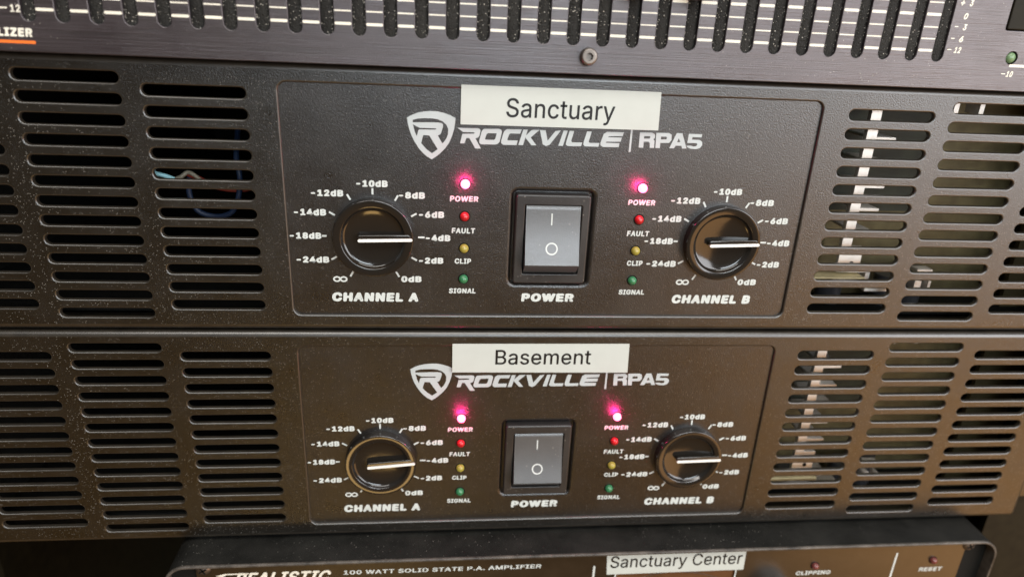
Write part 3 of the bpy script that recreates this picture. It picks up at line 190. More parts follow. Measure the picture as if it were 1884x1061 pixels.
'S':(447,(224,-9,188,-7,156,-1,128,9,102,23,81,40,64,60,51,83,42,109,38,137,104,137,108,118,114,102,123,88,136,76,150,66,166,59,185,53,204,50,224,49,246,50,267,54,286,60,303,69,317,79,329,92,338,106,344,122,346,139,344,154,340,168,332,179,322,189,310,197,296,205,280,211,263,217,245,222,184,239,145,253,112,269,86,289,67,313,56,341,52,372,54,400,62,425,75,448,92,468,113,484,138,498,165,508,195,514,227,516,259,514,289,508,316,498,340,484,360,468,377,449,390,427,398,403,401,378,337,378,332,402,320,421,302,437,280,449,254,456,225,459,204,457,185,454,167,448,152,440,139,430,129,418,121,405,117,391,115,376,117,359,122,345,131,334,142,324,155,315,169,308,184,302,198,297,212,293,264,279,279,275,295,270,312,264,328,256,344,248,359,238,372,226,384,213,395,198,402,180,407,161,408,139,406,112,399,87,386,64,370,43,349,25,323,11,294,0,261,-7),(52,54,53,51,54,52,51,55,54,50,55,51,50,56,55,49,56,50,49,57,56,48,57,49,48,58,57,48,59,58,47,70,48,70,69,48,69,59,48,68,59,69,47,71,70,67,59,68,47,72,71,66,59,67,66,60,59,46,72,47,46,73,72,46,74,73,65,60,66,46,75,74,65,61,60,45,75,46,64,61,65,45,76,75,45,77,76,64,62,61,63,62,64,44,77,45,44,78,77,44,79,78,43,79,44,43,80,79,43,81,80,42,81,43,42,82,81,42,83,82,42,84,83,41,84,42,41,85,84,41,86,85,41,87,86,41,88,87,40,88,41,40,89,88,40,90,89,40,91,90,39,91,40,39,92,91,39,93,92,38,93,39,38,94,93,37,94,38,37,95,94,37,96,95,36,96,37,35,96,36,35,97,96,34,97,35,33,97,34,33,98,97,32,98,33,31,98,32,31,99,98,30,99,31,29,99,30,29,100,99,28,100,29,27,100,28,27,101,100,8,10,9,8,11,10,26,101,27,8,12,11,26,102,101,7,12,8,25,102,26,7,13,12,24,102,25,7,14,13,24,103,102,6,14,7,23,103,24,6,15,14,22,103,23,6,16,15,22,104,103,21,104,22,5,16,6,5,17,16,20,104,21,5,18,17,19,104,20,5,19,18,5,104,19,5,105,104,4,105,5,4,106,105,3,106,4,3,107,106,2,107,3,2,108,107,1,108,2,1,0,108)),
'T':(449,(32,452,32,509,417,509,417,452,257,452,257,0,193,0,193,452),(0,2,1,0,3,2,7,3,0,6,4,7,4,3,7,6,5,4)),
'U':(518,(259,-8,220,-6,186,2,154,15,126,33,103,55,85,80,71,108,63,140,60,173,60,509,124,509,124,178,126,155,132,133,141,113,153,95,169,80,187,68,208,59,232,53,259,52,285,53,309,59,331,68,349,80,364,95,377,113,385,133,391,155,393,178,393,509,457,509,457,173,454,140,446,108,433,80,414,55,391,33,363,15,332,2,297,-6),(9,11,10,9,12,11,30,32,31,30,33,32,9,13,12,29,33,30,8,13,9,29,34,33,8,14,13,28,34,29,7,14,8,28,35,34,27,35,28,7,15,14,7,16,15,26,35,27,6,16,7,26,36,35,6,17,16,25,36,26,6,18,17,24,36,25,5,18,6,24,37,36,5,19,18,23,37,24,5,20,19,22,37,23,22,38,37,4,20,5,4,21,20,21,38,22,4,38,21,3,38,4,3,39,38,2,39,3,2,40,39,1,40,2,1,41,40,0,41,1)),
'W':(687,(155,0,16,509,82,509,163,196,167,179,172,162,175,145,179,128,183,111,187,94,190,76,194,58,197,40,189,40,193,58,196,76,200,94,203,111,207,128,211,145,215,162,220,179,224,196,306,509,380,509,462,196,466,179,470,162,474,145,478,128,482,111,486,94,490,76,494,58,497,40,488,40,492,58,495,76,499,94,503,111,506,128,510,145,515,162,519,179,523,196,603,509,670,509,530,0,455,0,368,323,362,345,357,368,351,391,346,417,341,445,336,475,350,475,345,446,340,420,335,395,330,371,324,347,318,323,230,0),(0,2,1,0,3,2,22,55,23,55,24,23,55,56,24,56,25,24,44,46,45,44,47,46,22,54,55,57,25,56,58,53,57,53,25,57,22,58,54,58,53,54,22,59,58,52,25,53,22,60,59,51,25,52,22,61,60,50,25,51,22,62,61,49,25,50,22,63,62,48,25,49,0,4,3,21,63,22,48,26,25,43,47,44,0,5,4,20,63,21,48,27,26,42,47,43,0,6,5,19,63,20,48,28,27,41,47,42,0,7,6,18,63,19,48,29,28,40,47,41,0,8,7,17,63,18,48,30,29,39,47,40,0,9,8,16,63,17,48,31,30,38,47,39,0,10,9,15,63,16,48,32,31,37,47,38,0,14,10,14,11,10,48,36,32,36,33,32,14,11,15,11,63,15,36,33,37,33,47,37,12,63,11,34,47,33,0,13,14,48,35,36,0,12,13,0,63,12,48,34,35,48,47,34)),
'Z':(439,(42,0,42,46,273,385,284,400,295,415,306,431,318,446,329,461,341,476,348,454,327,453,306,453,285,452,265,452,244,452,223,452,40,452,40,509,397,509,397,462,169,129,157,113,146,97,134,81,122,65,110,49,97,33,90,54,111,55,131,56,152,57,173,57,193,57,214,57,399,57,399,0),(16,18,17,16,8,18,8,19,18,16,7,8,9,19,8,9,20,19,16,11,7,11,6,7,10,20,9,11,6,10,6,20,10,16,12,11,16,13,12,16,14,13,16,15,14,5,20,6,4,20,5,3,20,4,2,20,3,1,20,2,1,21,20,1,22,21,1,23,22,1,24,23,1,27,24,27,28,24,28,25,24,32,34,33,32,35,34,31,35,32,30,35,31,29,35,30,28,35,29,25,35,28,1,26,27,26,35,25,0,26,1,0,35,26)),
'a':(390,(160,-9,137,-7,115,-3,94,5,76,15,60,29,48,45,38,63,32,84,30,108,32,128,36,146,43,161,53,174,64,184,78,193,92,200,108,206,125,211,143,214,161,217,178,220,200,223,218,225,234,227,247,229,257,231,265,235,271,240,274,246,276,255,276,257,275,272,272,285,267,297,260,307,251,315,240,322,227,327,212,330,196,331,178,330,163,327,149,322,137,316,127,309,118,301,110,292,104,283,100,274,41,291,51,313,64,331,79,346,95,358,114,368,133,375,153,380,173,383,194,384,208,384,223,382,239,379,255,375,271,369,286,360,300,350,312,336,322,320,330,301,335,278,337,251,337,0,277,0,277,52,272,52,267,43,260,34,252,25,242,16,229,8,215,1,199,-4,181,-7,170,45,192,47,211,51,228,59,242,68,254,80,263,93,270,108,274,122,276,138,276,190,272,187,267,184,259,182,251,180,241,178,231,176,221,174,210,173,200,171,191,170,182,169,175,168,161,166,147,163,134,159,122,153,112,147,103,139,97,130,93,118,92,105,93,93,96,82,102,72,109,64,119,57,130,52,142,48,156,46),(58,60,59,58,61,60,57,61,58,57,62,61,56,62,57,56,63,62,55,63,56,55,64,63,55,65,64,54,65,55,54,66,65,53,66,54,53,67,66,52,67,53,52,40,67,40,39,67,39,68,67,51,41,52,41,40,52,51,42,41,38,68,39,51,43,42,37,68,38,51,44,43,36,68,37,36,69,68,51,45,44,35,69,36,50,45,51,50,46,45,34,69,35,34,70,69,50,47,46,33,70,34,50,48,47,49,48,50,32,70,33,32,71,70,31,71,32,30,71,31,29,71,30,29,72,71,28,72,29,27,72,28,26,94,27,94,72,27,25,94,26,24,94,25,23,94,24,22,94,23,21,94,22,20,94,21,19,94,20,18,94,19,17,94,18,16,94,17,15,94,16,14,94,15,14,95,94,93,72,94,14,96,95,14,97,96,13,97,14,13,98,97,13,99,98,13,100,99,13,101,100,13,102,101,12,102,13,12,103,102,12,104,103,12,105,104,12,106,105,12,107,106,12,108,107,12,109,108,11,109,12,11,110,109,11,111,110,11,112,111,10,112,11,10,113,112,92,72,93,10,114,113,9,114,10,91,72,92,9,115,114,8,115,9,90,72,91,8,116,115,89,72,90,8,117,116,7,117,8,7,118,117,88,74,89,74,72,89,7,119,118,87,74,88,7,120,119,6,120,7,86,75,87,75,74,87,6,121,120,6,122,121,86,76,75,73,72,74,85,76,86,6,123,122,84,76,85,6,84,123,6,76,84,5,76,6,5,77,76,5,78,77,4,78,5,4,79,78,4,80,79,3,80,4,3,81,80,2,81,3,2,82,81,1,82,2,1,83,82,0,83,1)),
'c':(396,(207,-8,174,-5,144,3,117,16,93,35,72,58,56,85,44,116,37,150,34,187,37,225,44,260,56,291,72,318,93,341,117,360,144,374,174,382,207,384,226,384,243,381,260,377,276,371,291,364,305,356,318,346,330,335,340,322,349,308,356,293,362,277,303,262,300,272,295,281,290,289,284,297,278,304,270,311,261,316,252,321,242,325,231,328,220,329,207,330,184,328,163,321,145,310,130,296,118,278,108,258,102,236,98,212,96,187,98,163,102,139,108,117,118,97,130,80,145,66,163,55,184,49,207,46,220,47,232,49,243,52,253,55,262,60,271,66,279,73,285,80,292,89,297,98,301,107,304,117,363,102,357,86,350,70,341,56,331,43,319,32,306,21,292,12,277,5,261,-1,244,-5,226,-7),(17,19,18,17,20,19,16,20,17,16,21,20,16,22,21,15,22,16,15,23,22,15,24,23,14,24,15,14,25,24,14,26,25,13,43,14,43,26,14,43,42,26,42,27,26,43,44,13,41,27,42,13,45,44,40,27,41,39,27,40,39,28,27,13,46,45,38,28,39,12,46,13,37,28,38,36,28,37,12,47,46,36,29,28,35,29,36,34,29,35,12,48,47,34,30,29,11,48,12,33,30,34,32,30,33,11,49,48,32,31,30,10,49,11,10,50,49,10,51,50,9,51,10,9,52,51,8,52,9,8,53,52,8,54,53,7,54,8,7,55,54,7,56,55,72,74,73,6,56,7,71,74,72,71,75,74,70,75,71,6,57,56,69,75,70,69,76,75,5,57,6,5,58,57,68,76,69,67,76,68,67,77,76,66,77,67,5,59,58,65,77,66,4,59,5,65,78,77,64,78,65,4,60,59,63,78,64,62,78,63,4,61,60,61,78,62,4,78,61,4,79,78,3,79,4,3,80,79,3,81,80,2,81,3,2,82,81,2,83,82,1,83,2,1,84,83,1,85,84,0,85,1)),
'd':(425,(195,-8,165,-6,137,3,111,16,89,34,70,57,55,84,43,116,36,151,34,189,36,227,43,261,55,293,70,320,89,342,112,361,137,374,165,382,196,384,218,383,237,379,253,373,267,364,278,355,287,346,295,336,301,327,306,319,311,319,311,509,372,509,372,0,313,0,313,59,307,59,301,50,295,41,287,31,277,21,266,12,252,4,236,-3,217,-7,205,47,226,49,246,55,263,65,278,78,290,95,299,115,306,138,310,162,312,189,310,216,306,241,300,263,290,282,278,299,263,312,246,322,227,328,205,330,182,328,162,322,145,311,130,298,118,281,108,261,102,239,98,215,96,189,98,163,102,139,109,117,118,97,130,80,145,66,162,55,182,49),(28,30,29,28,31,30,17,19,18,17,20,19,16,20,17,16,21,20,15,21,16,15,22,21,15,23,22,14,23,15,14,24,23,14,25,24,13,61,14,61,25,14,61,26,25,13,62,61,60,26,61,59,26,60,13,63,62,59,27,26,58,27,59,13,64,63,12,64,13,58,28,27,58,57,28,57,56,28,56,55,28,55,54,28,54,31,28,12,65,64,12,66,65,11,66,12,11,67,66,10,67,11,10,68,67,53,31,54,10,69,68,9,69,10,52,31,53,9,70,69,9,71,70,51,31,52,8,71,9,8,72,71,50,31,51,7,72,8,7,73,72,49,31,50,7,74,73,6,74,7,48,31,49,6,75,74,47,33,48,33,31,48,5,75,6,5,76,75,46,33,47,5,77,76,45,34,46,34,33,46,45,35,34,32,31,33,4,77,5,4,78,77,44,35,45,44,36,35,4,43,78,43,36,44,4,36,43,4,37,36,3,37,4,3,38,37,3,39,38,2,39,3,2,40,39,2,41,40,1,41,2,1,42,41,0,42,1)),
'e':(404,(212,-8,177,-5,145,3,117,16,92,35,72,58,56,85,44,116,37,150,34,187,36,224,44,258,55,290,71,317,91,340,115,359,142,373,172,382,205,384,226,383,246,380,266,374,285,366,303,355,319,341,334,324,347,305,357,282,365,256,370,227,371,194,371,169,75,169,75,221,338,221,310,202,308,226,304,248,298,269,288,286,277,301,263,314,246,323,227,328,205,330,183,328,164,323,146,313,131,301,119,286,109,270,102,251,97,231,96,211,96,178,98,151,102,127,110,106,121,88,135,73,151,61,169,53,190,48,212,46,227,47,241,49,254,53,265,58,276,65,285,73,294,82,300,93,306,105,365,91,358,72,348,55,335,39,320,26,302,14,283,4,261,-3,237,-7),(17,19,18,17,20,19,16,20,17,16,21,20,16,22,21,15,22,16,15,23,22,14,23,15,14,24,23,14,25,24,13,45,14,45,44,14,44,25,14,43,25,44,42,25,43,13,46,45,42,26,25,41,26,42,13,47,46,12,47,13,40,26,41,12,48,47,40,27,26,39,27,40,12,49,48,11,49,12,11,50,49,38,27,39,38,28,27,11,51,50,37,28,38,10,51,11,37,29,28,10,52,51,36,29,37,10,33,52,33,53,52,36,34,29,34,30,29,35,34,36,9,33,10,9,32,33,53,34,33,53,30,34,54,30,53,54,31,30,8,32,9,55,31,54,8,31,32,8,55,31,8,56,55,7,56,8,7,57,56,6,57,7,6,58,57,71,73,72,70,73,71,70,74,73,6,59,58,5,59,6,69,74,70,5,60,59,68,74,69,68,75,74,67,75,68,5,61,60,66,75,67,4,61,5,66,76,75,4,62,61,65,76,66,64,76,65,4,63,62,63,76,64,4,76,63,4,77,76,3,77,4,3,78,77,2,78,3,2,79,78,2,80,79,1,80,2,1,81,80,0,81,1)),
'm':(610,(53,0,53,379,112,379,112,295,108,295,114,314,122,331,132,346,144,358,158,368,172,376,187,382,203,385,219,386,245,383,268,375,287,361,303,342,314,320,321,295,312,295,318,312,326,329,337,343,350,356,364,366,381,375,398,381,417,385,437,386,458,385,478,380,497,372,514,361,529,346,541,328,550,307,555,283,557,255,557,0,496,0,496,254,493,279,485,298,473,313,456,323,438,329,419,330,402,329,387,326,374,320,363,312,353,302,345,290,340,277,336,263,335,247,335,0,274,0,274,260,272,280,265,297,253,311,238,322,220,328,199,330,185,329,171,326,158,320,145,312,135,302,126,289,119,274,115,257,114,238,114,0),(12,14,13,28,30,29,11,14,12,27,30,28,27,31,30,11,15,14,10,15,11,26,31,27,26,32,31,0,2,1,0,4,2,4,3,2,9,15,10,25,32,26,9,16,15,25,33,32,8,16,9,24,33,25,8,17,16,24,34,33,7,17,8,23,34,24,23,35,34,6,17,7,22,47,23,47,35,23,6,65,17,65,18,17,5,66,6,66,65,6,64,18,65,22,48,47,46,35,47,5,67,66,22,49,48,21,49,22,45,35,46,45,36,35,63,18,64,5,68,67,21,50,49,44,36,45,62,18,63,5,69,68,62,19,18,21,51,50,4,69,5,43,36,44,20,51,21,4,70,69,20,52,51,61,19,62,43,37,36,20,53,52,4,71,70,42,37,43,60,20,61,20,19,61,0,72,4,72,71,4,60,53,20,60,54,53,42,38,37,59,54,60,41,38,42,59,55,54,0,73,72,59,56,55,58,56,59,0,74,73,41,39,38,40,39,41,58,57,56,0,75,74)),
'n':(410,(114,227,114,0,53,0,53,379,112,379,112,287,102,287,116,319,132,344,152,362,175,374,200,382,227,384,252,383,275,377,295,369,313,356,328,340,341,321,350,298,355,271,357,240,357,0,296,0,296,235,293,263,286,286,273,304,256,318,235,326,210,329,192,328,176,324,161,317,147,308,136,297,126,283,119,266,115,248),(11,13,12,11,14,13,10,14,11,2,4,3,2,6,4,6,5,4,10,15,14,9,15,10,9,16,15,8,16,9,8,17,16,7,31,8,31,17,8,31,30,17,30,18,17,29,18,30,7,32,31,28,18,29,7,33,32,28,19,18,6,33,7,27,19,28,6,34,33,6,35,34,26,19,27,26,20,19,6,36,35,2,37,6,37,36,6,25,20,26,25,21,20,2,38,37,24,21,25,2,0,38,24,22,21,23,22,24,2,1,0)),
'r':(260,(53,0,53,379,112,379,112,321,115,321,124,339,137,354,152,367,171,377,191,383,213,385,218,385,223,385,229,384,235,384,240,384,243,384,243,322,241,323,236,324,230,324,223,325,215,326,207,326,190,324,174,321,159,315,146,306,135,296,126,284,119,269,115,254,114,237,114,0),(9,11,10,9,12,11,9,13,12,9,14,13,9,15,14,9,16,15,9,17,16,8,17,9,0,2,1,0,3,2,7,17,8,6,17,7,5,19,6,19,18,6,6,17,18,4,23,5,23,22,5,22,21,5,5,20,21,20,19,5,4,24,23,4,25,24,0,4,3,0,31,4,31,30,4,30,29,4,29,28,4,28,27,4,27,26,4,26,25,4,0,32,31,0,33,32)),
's':(365,(182,-8,157,-7,133,-3,112,3,93,12,76,24,62,38,50,54,41,73,36,94,94,107,101,87,111,72,124,60,141,52,160,47,181,45,206,47,227,53,244,62,258,74,265,88,268,103,266,115,262,126,254,136,243,144,229,150,212,155,149,170,118,180,92,192,72,208,58,227,50,249,47,274,49,295,55,314,65,332,79,347,95,360,115,370,137,378,161,383,187,384,212,383,234,379,254,372,271,363,286,352,299,339,309,324,318,308,324,290,268,277,262,291,254,304,243,316,228,325,210,331,187,333,166,331,147,326,131,317,119,305,111,292,109,277,110,264,115,253,124,243,136,235,152,229,172,223,229,209,261,200,287,187,306,171,320,153,328,131,331,107,329,85,323,65,312,47,298,31,281,18,260,6,236,-2,210,-7),(43,45,44,43,46,45,42,46,43,42,47,46,41,47,42,41,48,47,40,48,41,40,49,48,39,49,40,39,50,49,38,50,39,38,60,50,60,51,50,38,61,60,59,51,60,37,61,38,37,62,61,58,51,59,37,63,62,57,51,58,57,52,51,37,64,63,56,52,57,36,64,37,56,53,52,36,65,64,55,53,56,35,65,36,35,66,65,54,53,55,35,67,66,34,67,35,34,68,67,34,69,68,33,69,34,33,70,69,33,71,70,33,72,71,32,72,33,32,73,72,32,74,73,31,74,32,31,75,74,30,75,31,30,76,75,29,76,30,29,77,76,28,77,29,27,77,28,27,78,77,26,78,27,25,78,26,24,78,25,24,79,78,23,79,24,22,79,23,9,11,10,22,80,79,21,80,22,8,11,9,20,80,21,8,12,11,20,81,80,19,81,20,7,12,8,7,13,12,19,82,81,18,82,19,7,14,13,6,14,7,17,82,18,6,15,14,16,82,17,16,83,82,6,16,15,6,83,16,5,83,6,5,84,83,4,84,5,4,85,84,3,85,4,3,86,85,2,86,3,2,87,86,1,87,2,1,0,87)),
't':(228,(204,379,204,327,6,327,6,379,65,471,126,471,126,98,127,83,130,70,136,61,144,55,156,51,170,50,175,50,180,50,185,51,191,52,197,53,202,54,213,2,207,0,200,-2,192,-3,184,-3,176,-4,168,-4,138,-1,113,7,92,21,77,41,68,64,65,93),(31,5,4,31,6,5,2,0,3,2,1,0,31,7,6,30,7,31,30,8,7,30,9,8,29,9,30,29,10,9,29,11,10,17,19,18,16,19,17,15,19,16,29,12,11,14,19,15,13,19,14,12,19,13,29,19,12,28,19,29,27,19,28,26,19,27,26,20,19,26,21,20,25,21,26,25,22,21,22,23,25,25,24,23)),
'u':(410,(182,-5,158,-3,135,2,115,11,97,23,82,39,69,59,60,82,54,109,53,139,53,379,114,379,114,144,116,117,124,94,137,75,154,61,175,53,200,50,218,51,234,55,249,62,263,71,274,83,283,97,290,113,295,132,296,153,296,379,357,379,357,0,298,0,298,92,307,92,294,60,277,35,257,17,234,5,209,-3),(9,11,10,9,12,11,27,29,28,27,30,29,26,30,27,9,13,12,8,13,9,25,33,26,33,30,26,8,14,13,24,33,25,7,14,8,23,32,24,32,33,24,7,15,14,23,34,32,34,31,32,34,30,33,22,34,23,6,15,7,6,16,15,21,34,22,20,34,21,6,17,16,20,35,34,31,30,34,5,17,6,19,35,20,5,18,17,18,35,19,5,35,18,4,35,5,4,36,35,3,36,4,3,37,36,2,37,3,2,38,37,1,38,2,1,0,38)),
'y':(390,(47,-139,61,-86,71,-87,83,-89,94,-90,104,-89,113,-86,122,-81,130,-74,138,-64,145,-51,151,-36,163,-1,17,379,84,379,165,155,173,132,180,109,187,87,193,64,199,42,206,21,184,21,190,42,196,64,202,87,209,110,216,132,224,155,305,379,371,379,204,-58,196,-77,187,-93,177,-107,165,-119,153,-128,139,-136,125,-141,109,-144,91,-145,82,-145,73,-144,65,-143,57,-142,52,-140),(12,14,13,12,15,14,28,30,29,28,31,30,12,16,15,27,31,28,26,31,27,12,17,16,25,21,26,21,31,26,12,18,17,24,21,25,12,19,18,23,20,24,20,21,24,12,23,19,23,20,19,12,22,23,12,21,22,12,31,21,11,31,12,10,31,11,9,31,10,9,32,31,8,32,9,7,32,8,7,33,32,6,33,7,0,2,1,5,33,6,0,3,2,4,33,5,0,4,3,0,33,4,0,34,33,0,35,34,0,36,35,0,37,36,0,38,37,45,38,0,44,38,45,44,39,38,43,39,44,42,39,43,42,40,39,41,40,42)),
}
# ------------------------------------------------------------------ mesh helpers (millimetres)
class MB:
    def __init__(s, off=(0, 0, 0)): s.v = []; s.f = []; s.sm = []; s.mi = []; s.cur = 0; s.off = off
    def add(s, vs, fs, smooth=False):
        n = len(s.v); o = s.off
        s.v += [((x + o[0]) * S, (y + o[1]) * S, (z + o[2]) * S) for x, y, z in vs]
        s.f += [tuple(i + n for i in f) for f in fs]; s.sm += [smooth] * len(fs); s.mi += [s.cur] * len(fs)
        return s
    def build(s, name, mat, parent=None, mat2=None):
        me = bpy.data.meshes.new(name); me.from_pydata(s.v, [], s.f); me.validate()
        if len(me.polygons) == len(s.sm): me.polygons.foreach_set('use_smooth', s.sm)
        me.materials.append(mat)
        if mat2:
            me.materials.append(mat2)
            if len(me.polygons) == len(s.mi): me.polygons.foreach_set('material_index', s.mi)
        me.update()
        o = bpy.data.objects.new(name, me); C.objects.link(o); o.parent = parent
        return o
def stadium(cx, cz, hl, hr, off=0, n=7, vert=False):
    """slot outline: half length hl, half width hr"""
    r = hr + off; a = hl - hr; p = []
    for i in range(n + 1):
        t = -PI / 2 + PI * i / n; p.append((a + r * math.cos(t), r * math.sin(t)))
    for i in range(n + 1):
        t = PI / 2 + PI * i / n; p.append((-a + r * math.cos(t), r * math.sin(t)))
    if vert: p = [(-z, x) for x, z in p]
    return [(cx + x, cz + z) for x, z in p]
def rrect(x0, x1, z0, z1, r, off=0, n=5):
    x0 -= off; x1 += off; z0 -= off; z1 += off; r = max(r + off, .05); p = []
    for cx, cz, a in ((x1 - r, z0 + r, -PI / 2), (x1 - r, z1 - r, 0), (x0 + r, z1 - r, PI / 2), (x0 + r, z0 + r, PI)):
        for i in range(n + 1):
            t = a + PI / 2 * i / n; p.append((cx + r * math.cos(t), cz + r * math.sin(t)))
    return p
def fill(mb, loops, y):
    """flat face in the plane y, first loop outer, others holes"""
    vs = [Vector((x, z, 0)) for l in loops for x, z in l]
    tr = tessellate_polygon([[Vector((x, z, 0)) for x, z in l] for l in loops])
    fs = []
    for a, b, c in tr:
        A, B, D = vs[a], vs[b], vs[c]
        cr = (B.x - A.x) * (D.y - A.y) - (B.y - A.y) * (D.x - A.x)
        if abs(cr) < 1e-9: continue
        fs.append((a, b, c) if cr > 0 else (a, c, b))      # counter-clockwise in x,z faces -y
    mb.add([(v.x, y, v.y) for v in vs], fs)
def rim(mb, fn, r, y0, depth, sign=1, k=4):
    """rounded edge of radius r then a wall back to y0+depth; sign=+1 hole, -1 outer edge"""
    rings = []
    for i in range(k + 1):
        t = PI / 2 * i / k
        rings.append((fn(sign * r * (1 - math.sin(t))), y0 + r * (1 - math.cos(t))))
    rings.append((fn(0), y0 + depth))
    vs = []; fs = []; n = len(rings[0][0])
    for l, y in rings: vs += [(x, y, z) for x, z in l]
    for j in range(len(rings) - 1):
        for i in range(n):
            a, b = j * n + i, j * n + (i + 1) % n
            q = (a, b, b + n, a + n)
            fs.append(q if sign < 0 else q[::-1])
    # split smooth rounding / wall
    mb.add(vs, fs, True)
def prism(mb, loop, y0, y1, r=0, back=False):
    """solid plate with outline loop (list) between y0 (front) and y1"""
    fill(mb, [loop], y0); n = len(loop)
    vs = [(x, y0, z) for x, z in loop] + [(x, y1, z) for x, z in loop]
    a2 = sum(loop[i][0] * loop[(i + 1) % n][1] - loop[(i + 1) % n][0] * loop[i][1] for i in range(n))
    fs = [((i, (i + 1) % n, (i + 1) % n + n, i + n) if a2 < 0 else (i + n, (i + 1) % n + n, (i + 1) % n, i)) for i in range(n)]
    fs = [f[::-1] for f in fs]
    mb.add(vs, fs)
    if back:
        k = len(mb.v); fill(mb, [loop], y1)
def rprism(mb, fn, y0, y1, r):
    fill(mb, [fn(-r)], y0); rim(mb, fn, r, y0, y1 - y0, -1)
def box(mb, x0, x1, y0, y1, z0, z1):
    v = [(x, y, z) for x in (x0, x1) for y in (y0, y1) for z in (z0, z1)]
    mb.add(v, [(0, 1, 3, 2), (4, 6, 7, 5), (0, 4, 5, 1), (2, 3, 7, 6), (0, 2, 6, 4), (1, 5, 7, 3)])
def lathe(mb, prof, cx=0, cz=0, n=64):
    """profile (r, y) turned about the y axis"""
    vs = []; fs = []
    for r, y in prof:
        for i in range(n):
            t = 2 * PI * i / n; vs.append((cx + r * math.cos(t), y, cz + r * math.sin(t)))
    for j in range(len(prof) - 1):
        for i in range(n):
            a, b = j * n + i, j * n + (i + 1) % n
            fs.append((a, a + n, b + n, b))
    mb.add(vs, fs, True)
def tube(mb, pts, r, n=8):
    P = [Vector(p) for p in pts]
    # Catmull-Rom refine
    Q = []
    for i in range(len(P) - 1):
        a = P[max(i - 1, 0)]; b = P[i]; c = P[i + 1]; d = P[min(i + 2, len(P) - 1)]
        for k in range(6):
            t = k / 6; Q.append(.5 * ((2 * b) + (c - a) * t + (2 * a - 5 * b + 4 * c - d) * t * t + (3 * b - a - 3 * c + d) * t ** 3))
    Q.append(P[-1]); vs = []; fs = []
    for i, q in enumerate(Q):
        t = (Q[min(i + 1, len(Q) - 1)] - Q[max(i - 1, 0)]).normalized()
        u = t.cross(Vector((0.1, 1, .2))).normalized(); w_ = t.cross(u)
        for k in range(n):
            a = 2 * PI * k / n; p = q + (u * math.cos(a) + w_ * math.sin(a)) * r; vs.append(tuple(p))
    for i in range(len(Q) - 1):
        for k in range(n):
            a, b = i * n + k, i * n + (k + 1) % n; fs.append((a, b, b + n, a + n))
    mb.add(vs, fs, True)
def empty(name, loc, label, cat, group=None):
    o = bpy.data.objects.new(name, None); C.objects.link(o); o.location = Vector(loc) * S; o.empty_display_size = .02
    o['label'] = label; o['category'] = cat
    if group: o['group'] = group
    return o
_tc = {}
def glyphs(s, bold=0.0, shear=0.0):
    """triangles of a line of text, normalised to its own bounding box"""
    key = (s, bold, shear)
    if key in _tc: return _tc[key]
    vs = []; fs = []; lay = []; x = 0
    # a heavy cut is the plain outline laid down several times, a stroke's growth apart, each a few microns higher
    d = bold * 1000
    steps = [(0, 0)] if bold < .005 else [(d * math.cos(PI / 4 * k), d * .8 * math.sin(PI / 4 * k)) for k in range(8)]
    for ch in s:
        a, co, tr = FONT[ch]
        for k, (dx, dz) in enumerate(steps):
            n = len(vs)
            vs += [(x + dx + co[i] + shear * co[i + 1], dz + co[i + 1]) for i in range(0, len(co), 2)]
            lay += [k + (8 if len(vs) and (s.index(ch) % 2) else 0)] * (len(co) // 2)
            fs += [(tr[i] + n, tr[i + 1] + n, tr[i + 2] + n) for i in range(0, len(tr), 3)]
        x += a + 1.5 * d
    x0 = min(v[0] for v in vs); x1 = max(v[0] for v in vs); z0 = min(v[1] for v in vs); z1 = max(v[1] for v in vs)
    _tc[key] = ([((p - x0) / (x1 - x0), (q - z0) / (z1 - z0)) for p, q in vs], fs, lay)
    return _tc[key]
def write(mb, s, x0, x1, z0, z1, y, bold=.0, shear=.0):
    vs, fs, lay = glyphs(s, bold, shear)
    mb.add([(x0 + u * (x1 - x0), y - .0022 * k, z0 + v * (z1 - z0)) for (u, v), k in zip(vs, lay)], fs)

# ================================================================== the rack amplifiers
# panel coordinates: x from the middle of the panel, z from its middle, y = 0 the front face
OZ = (0, 0, 44.2)
def A(off=OZ): return MB(off)
amp = empty('power_amplifier', (0, 0, -44.2), 'black two channel power amplifier marked Sanctuary, upper one of the pair, just below the equalizer', 'amplifier', 'rack power amplifiers')

PITCH, ZT2, ZT1 = 6.322, 37.90, 34.63
COLS = [(111.98, 15.1, ZT1, 12), (148.1, 15.02, ZT2, 13), (184.05, 14.85, ZT1, 12)]
slots = []
for s in (-1, 1):
    for cx, hl, z0, n in COLS:
        for i in range(n):
            slots.append(lambda off, cx=s * cx, cz=z0 - i * PITCH, hl=hl: stadium(cx, cz, hl, 1.66, off))
window = lambda off: rrect(-87.4, 87.4, -38.44, 38.44, 2.6, off)
body = lambda off: rrect(-212, 212, -43.95, 43.95, 2.2, off)
mb = A()
fill(mb, [body(-1.9)] + [window(.55)] + [s(.48) for s in slots], 0)
mb.cur = 1
rim(mb, body, 1.9, 0, 14, -1, 6)
rim(mb, window, .55, 0, 1.0, 1, 4)
for s in slots: rim(mb, s, .48, 0, 1.6, 1, 4)
mb.build('front_panel', M_COAT, amp, M_RIM)

PY = .9                                       # depth of the recessed plate
pocket = lambda off: rrect(-13.6, 13.3, -26.6, 6.2, 1.6, off)
mb = A()
fill(mb, [window(.3), pocket(1.5)], PY); rim(mb, pocket, 1.5, PY, 2.6, 1, 6)
fill(mb, [pocket(.2)], PY + 2.3)
mb.build('control_plate', M_PLATE, amp)

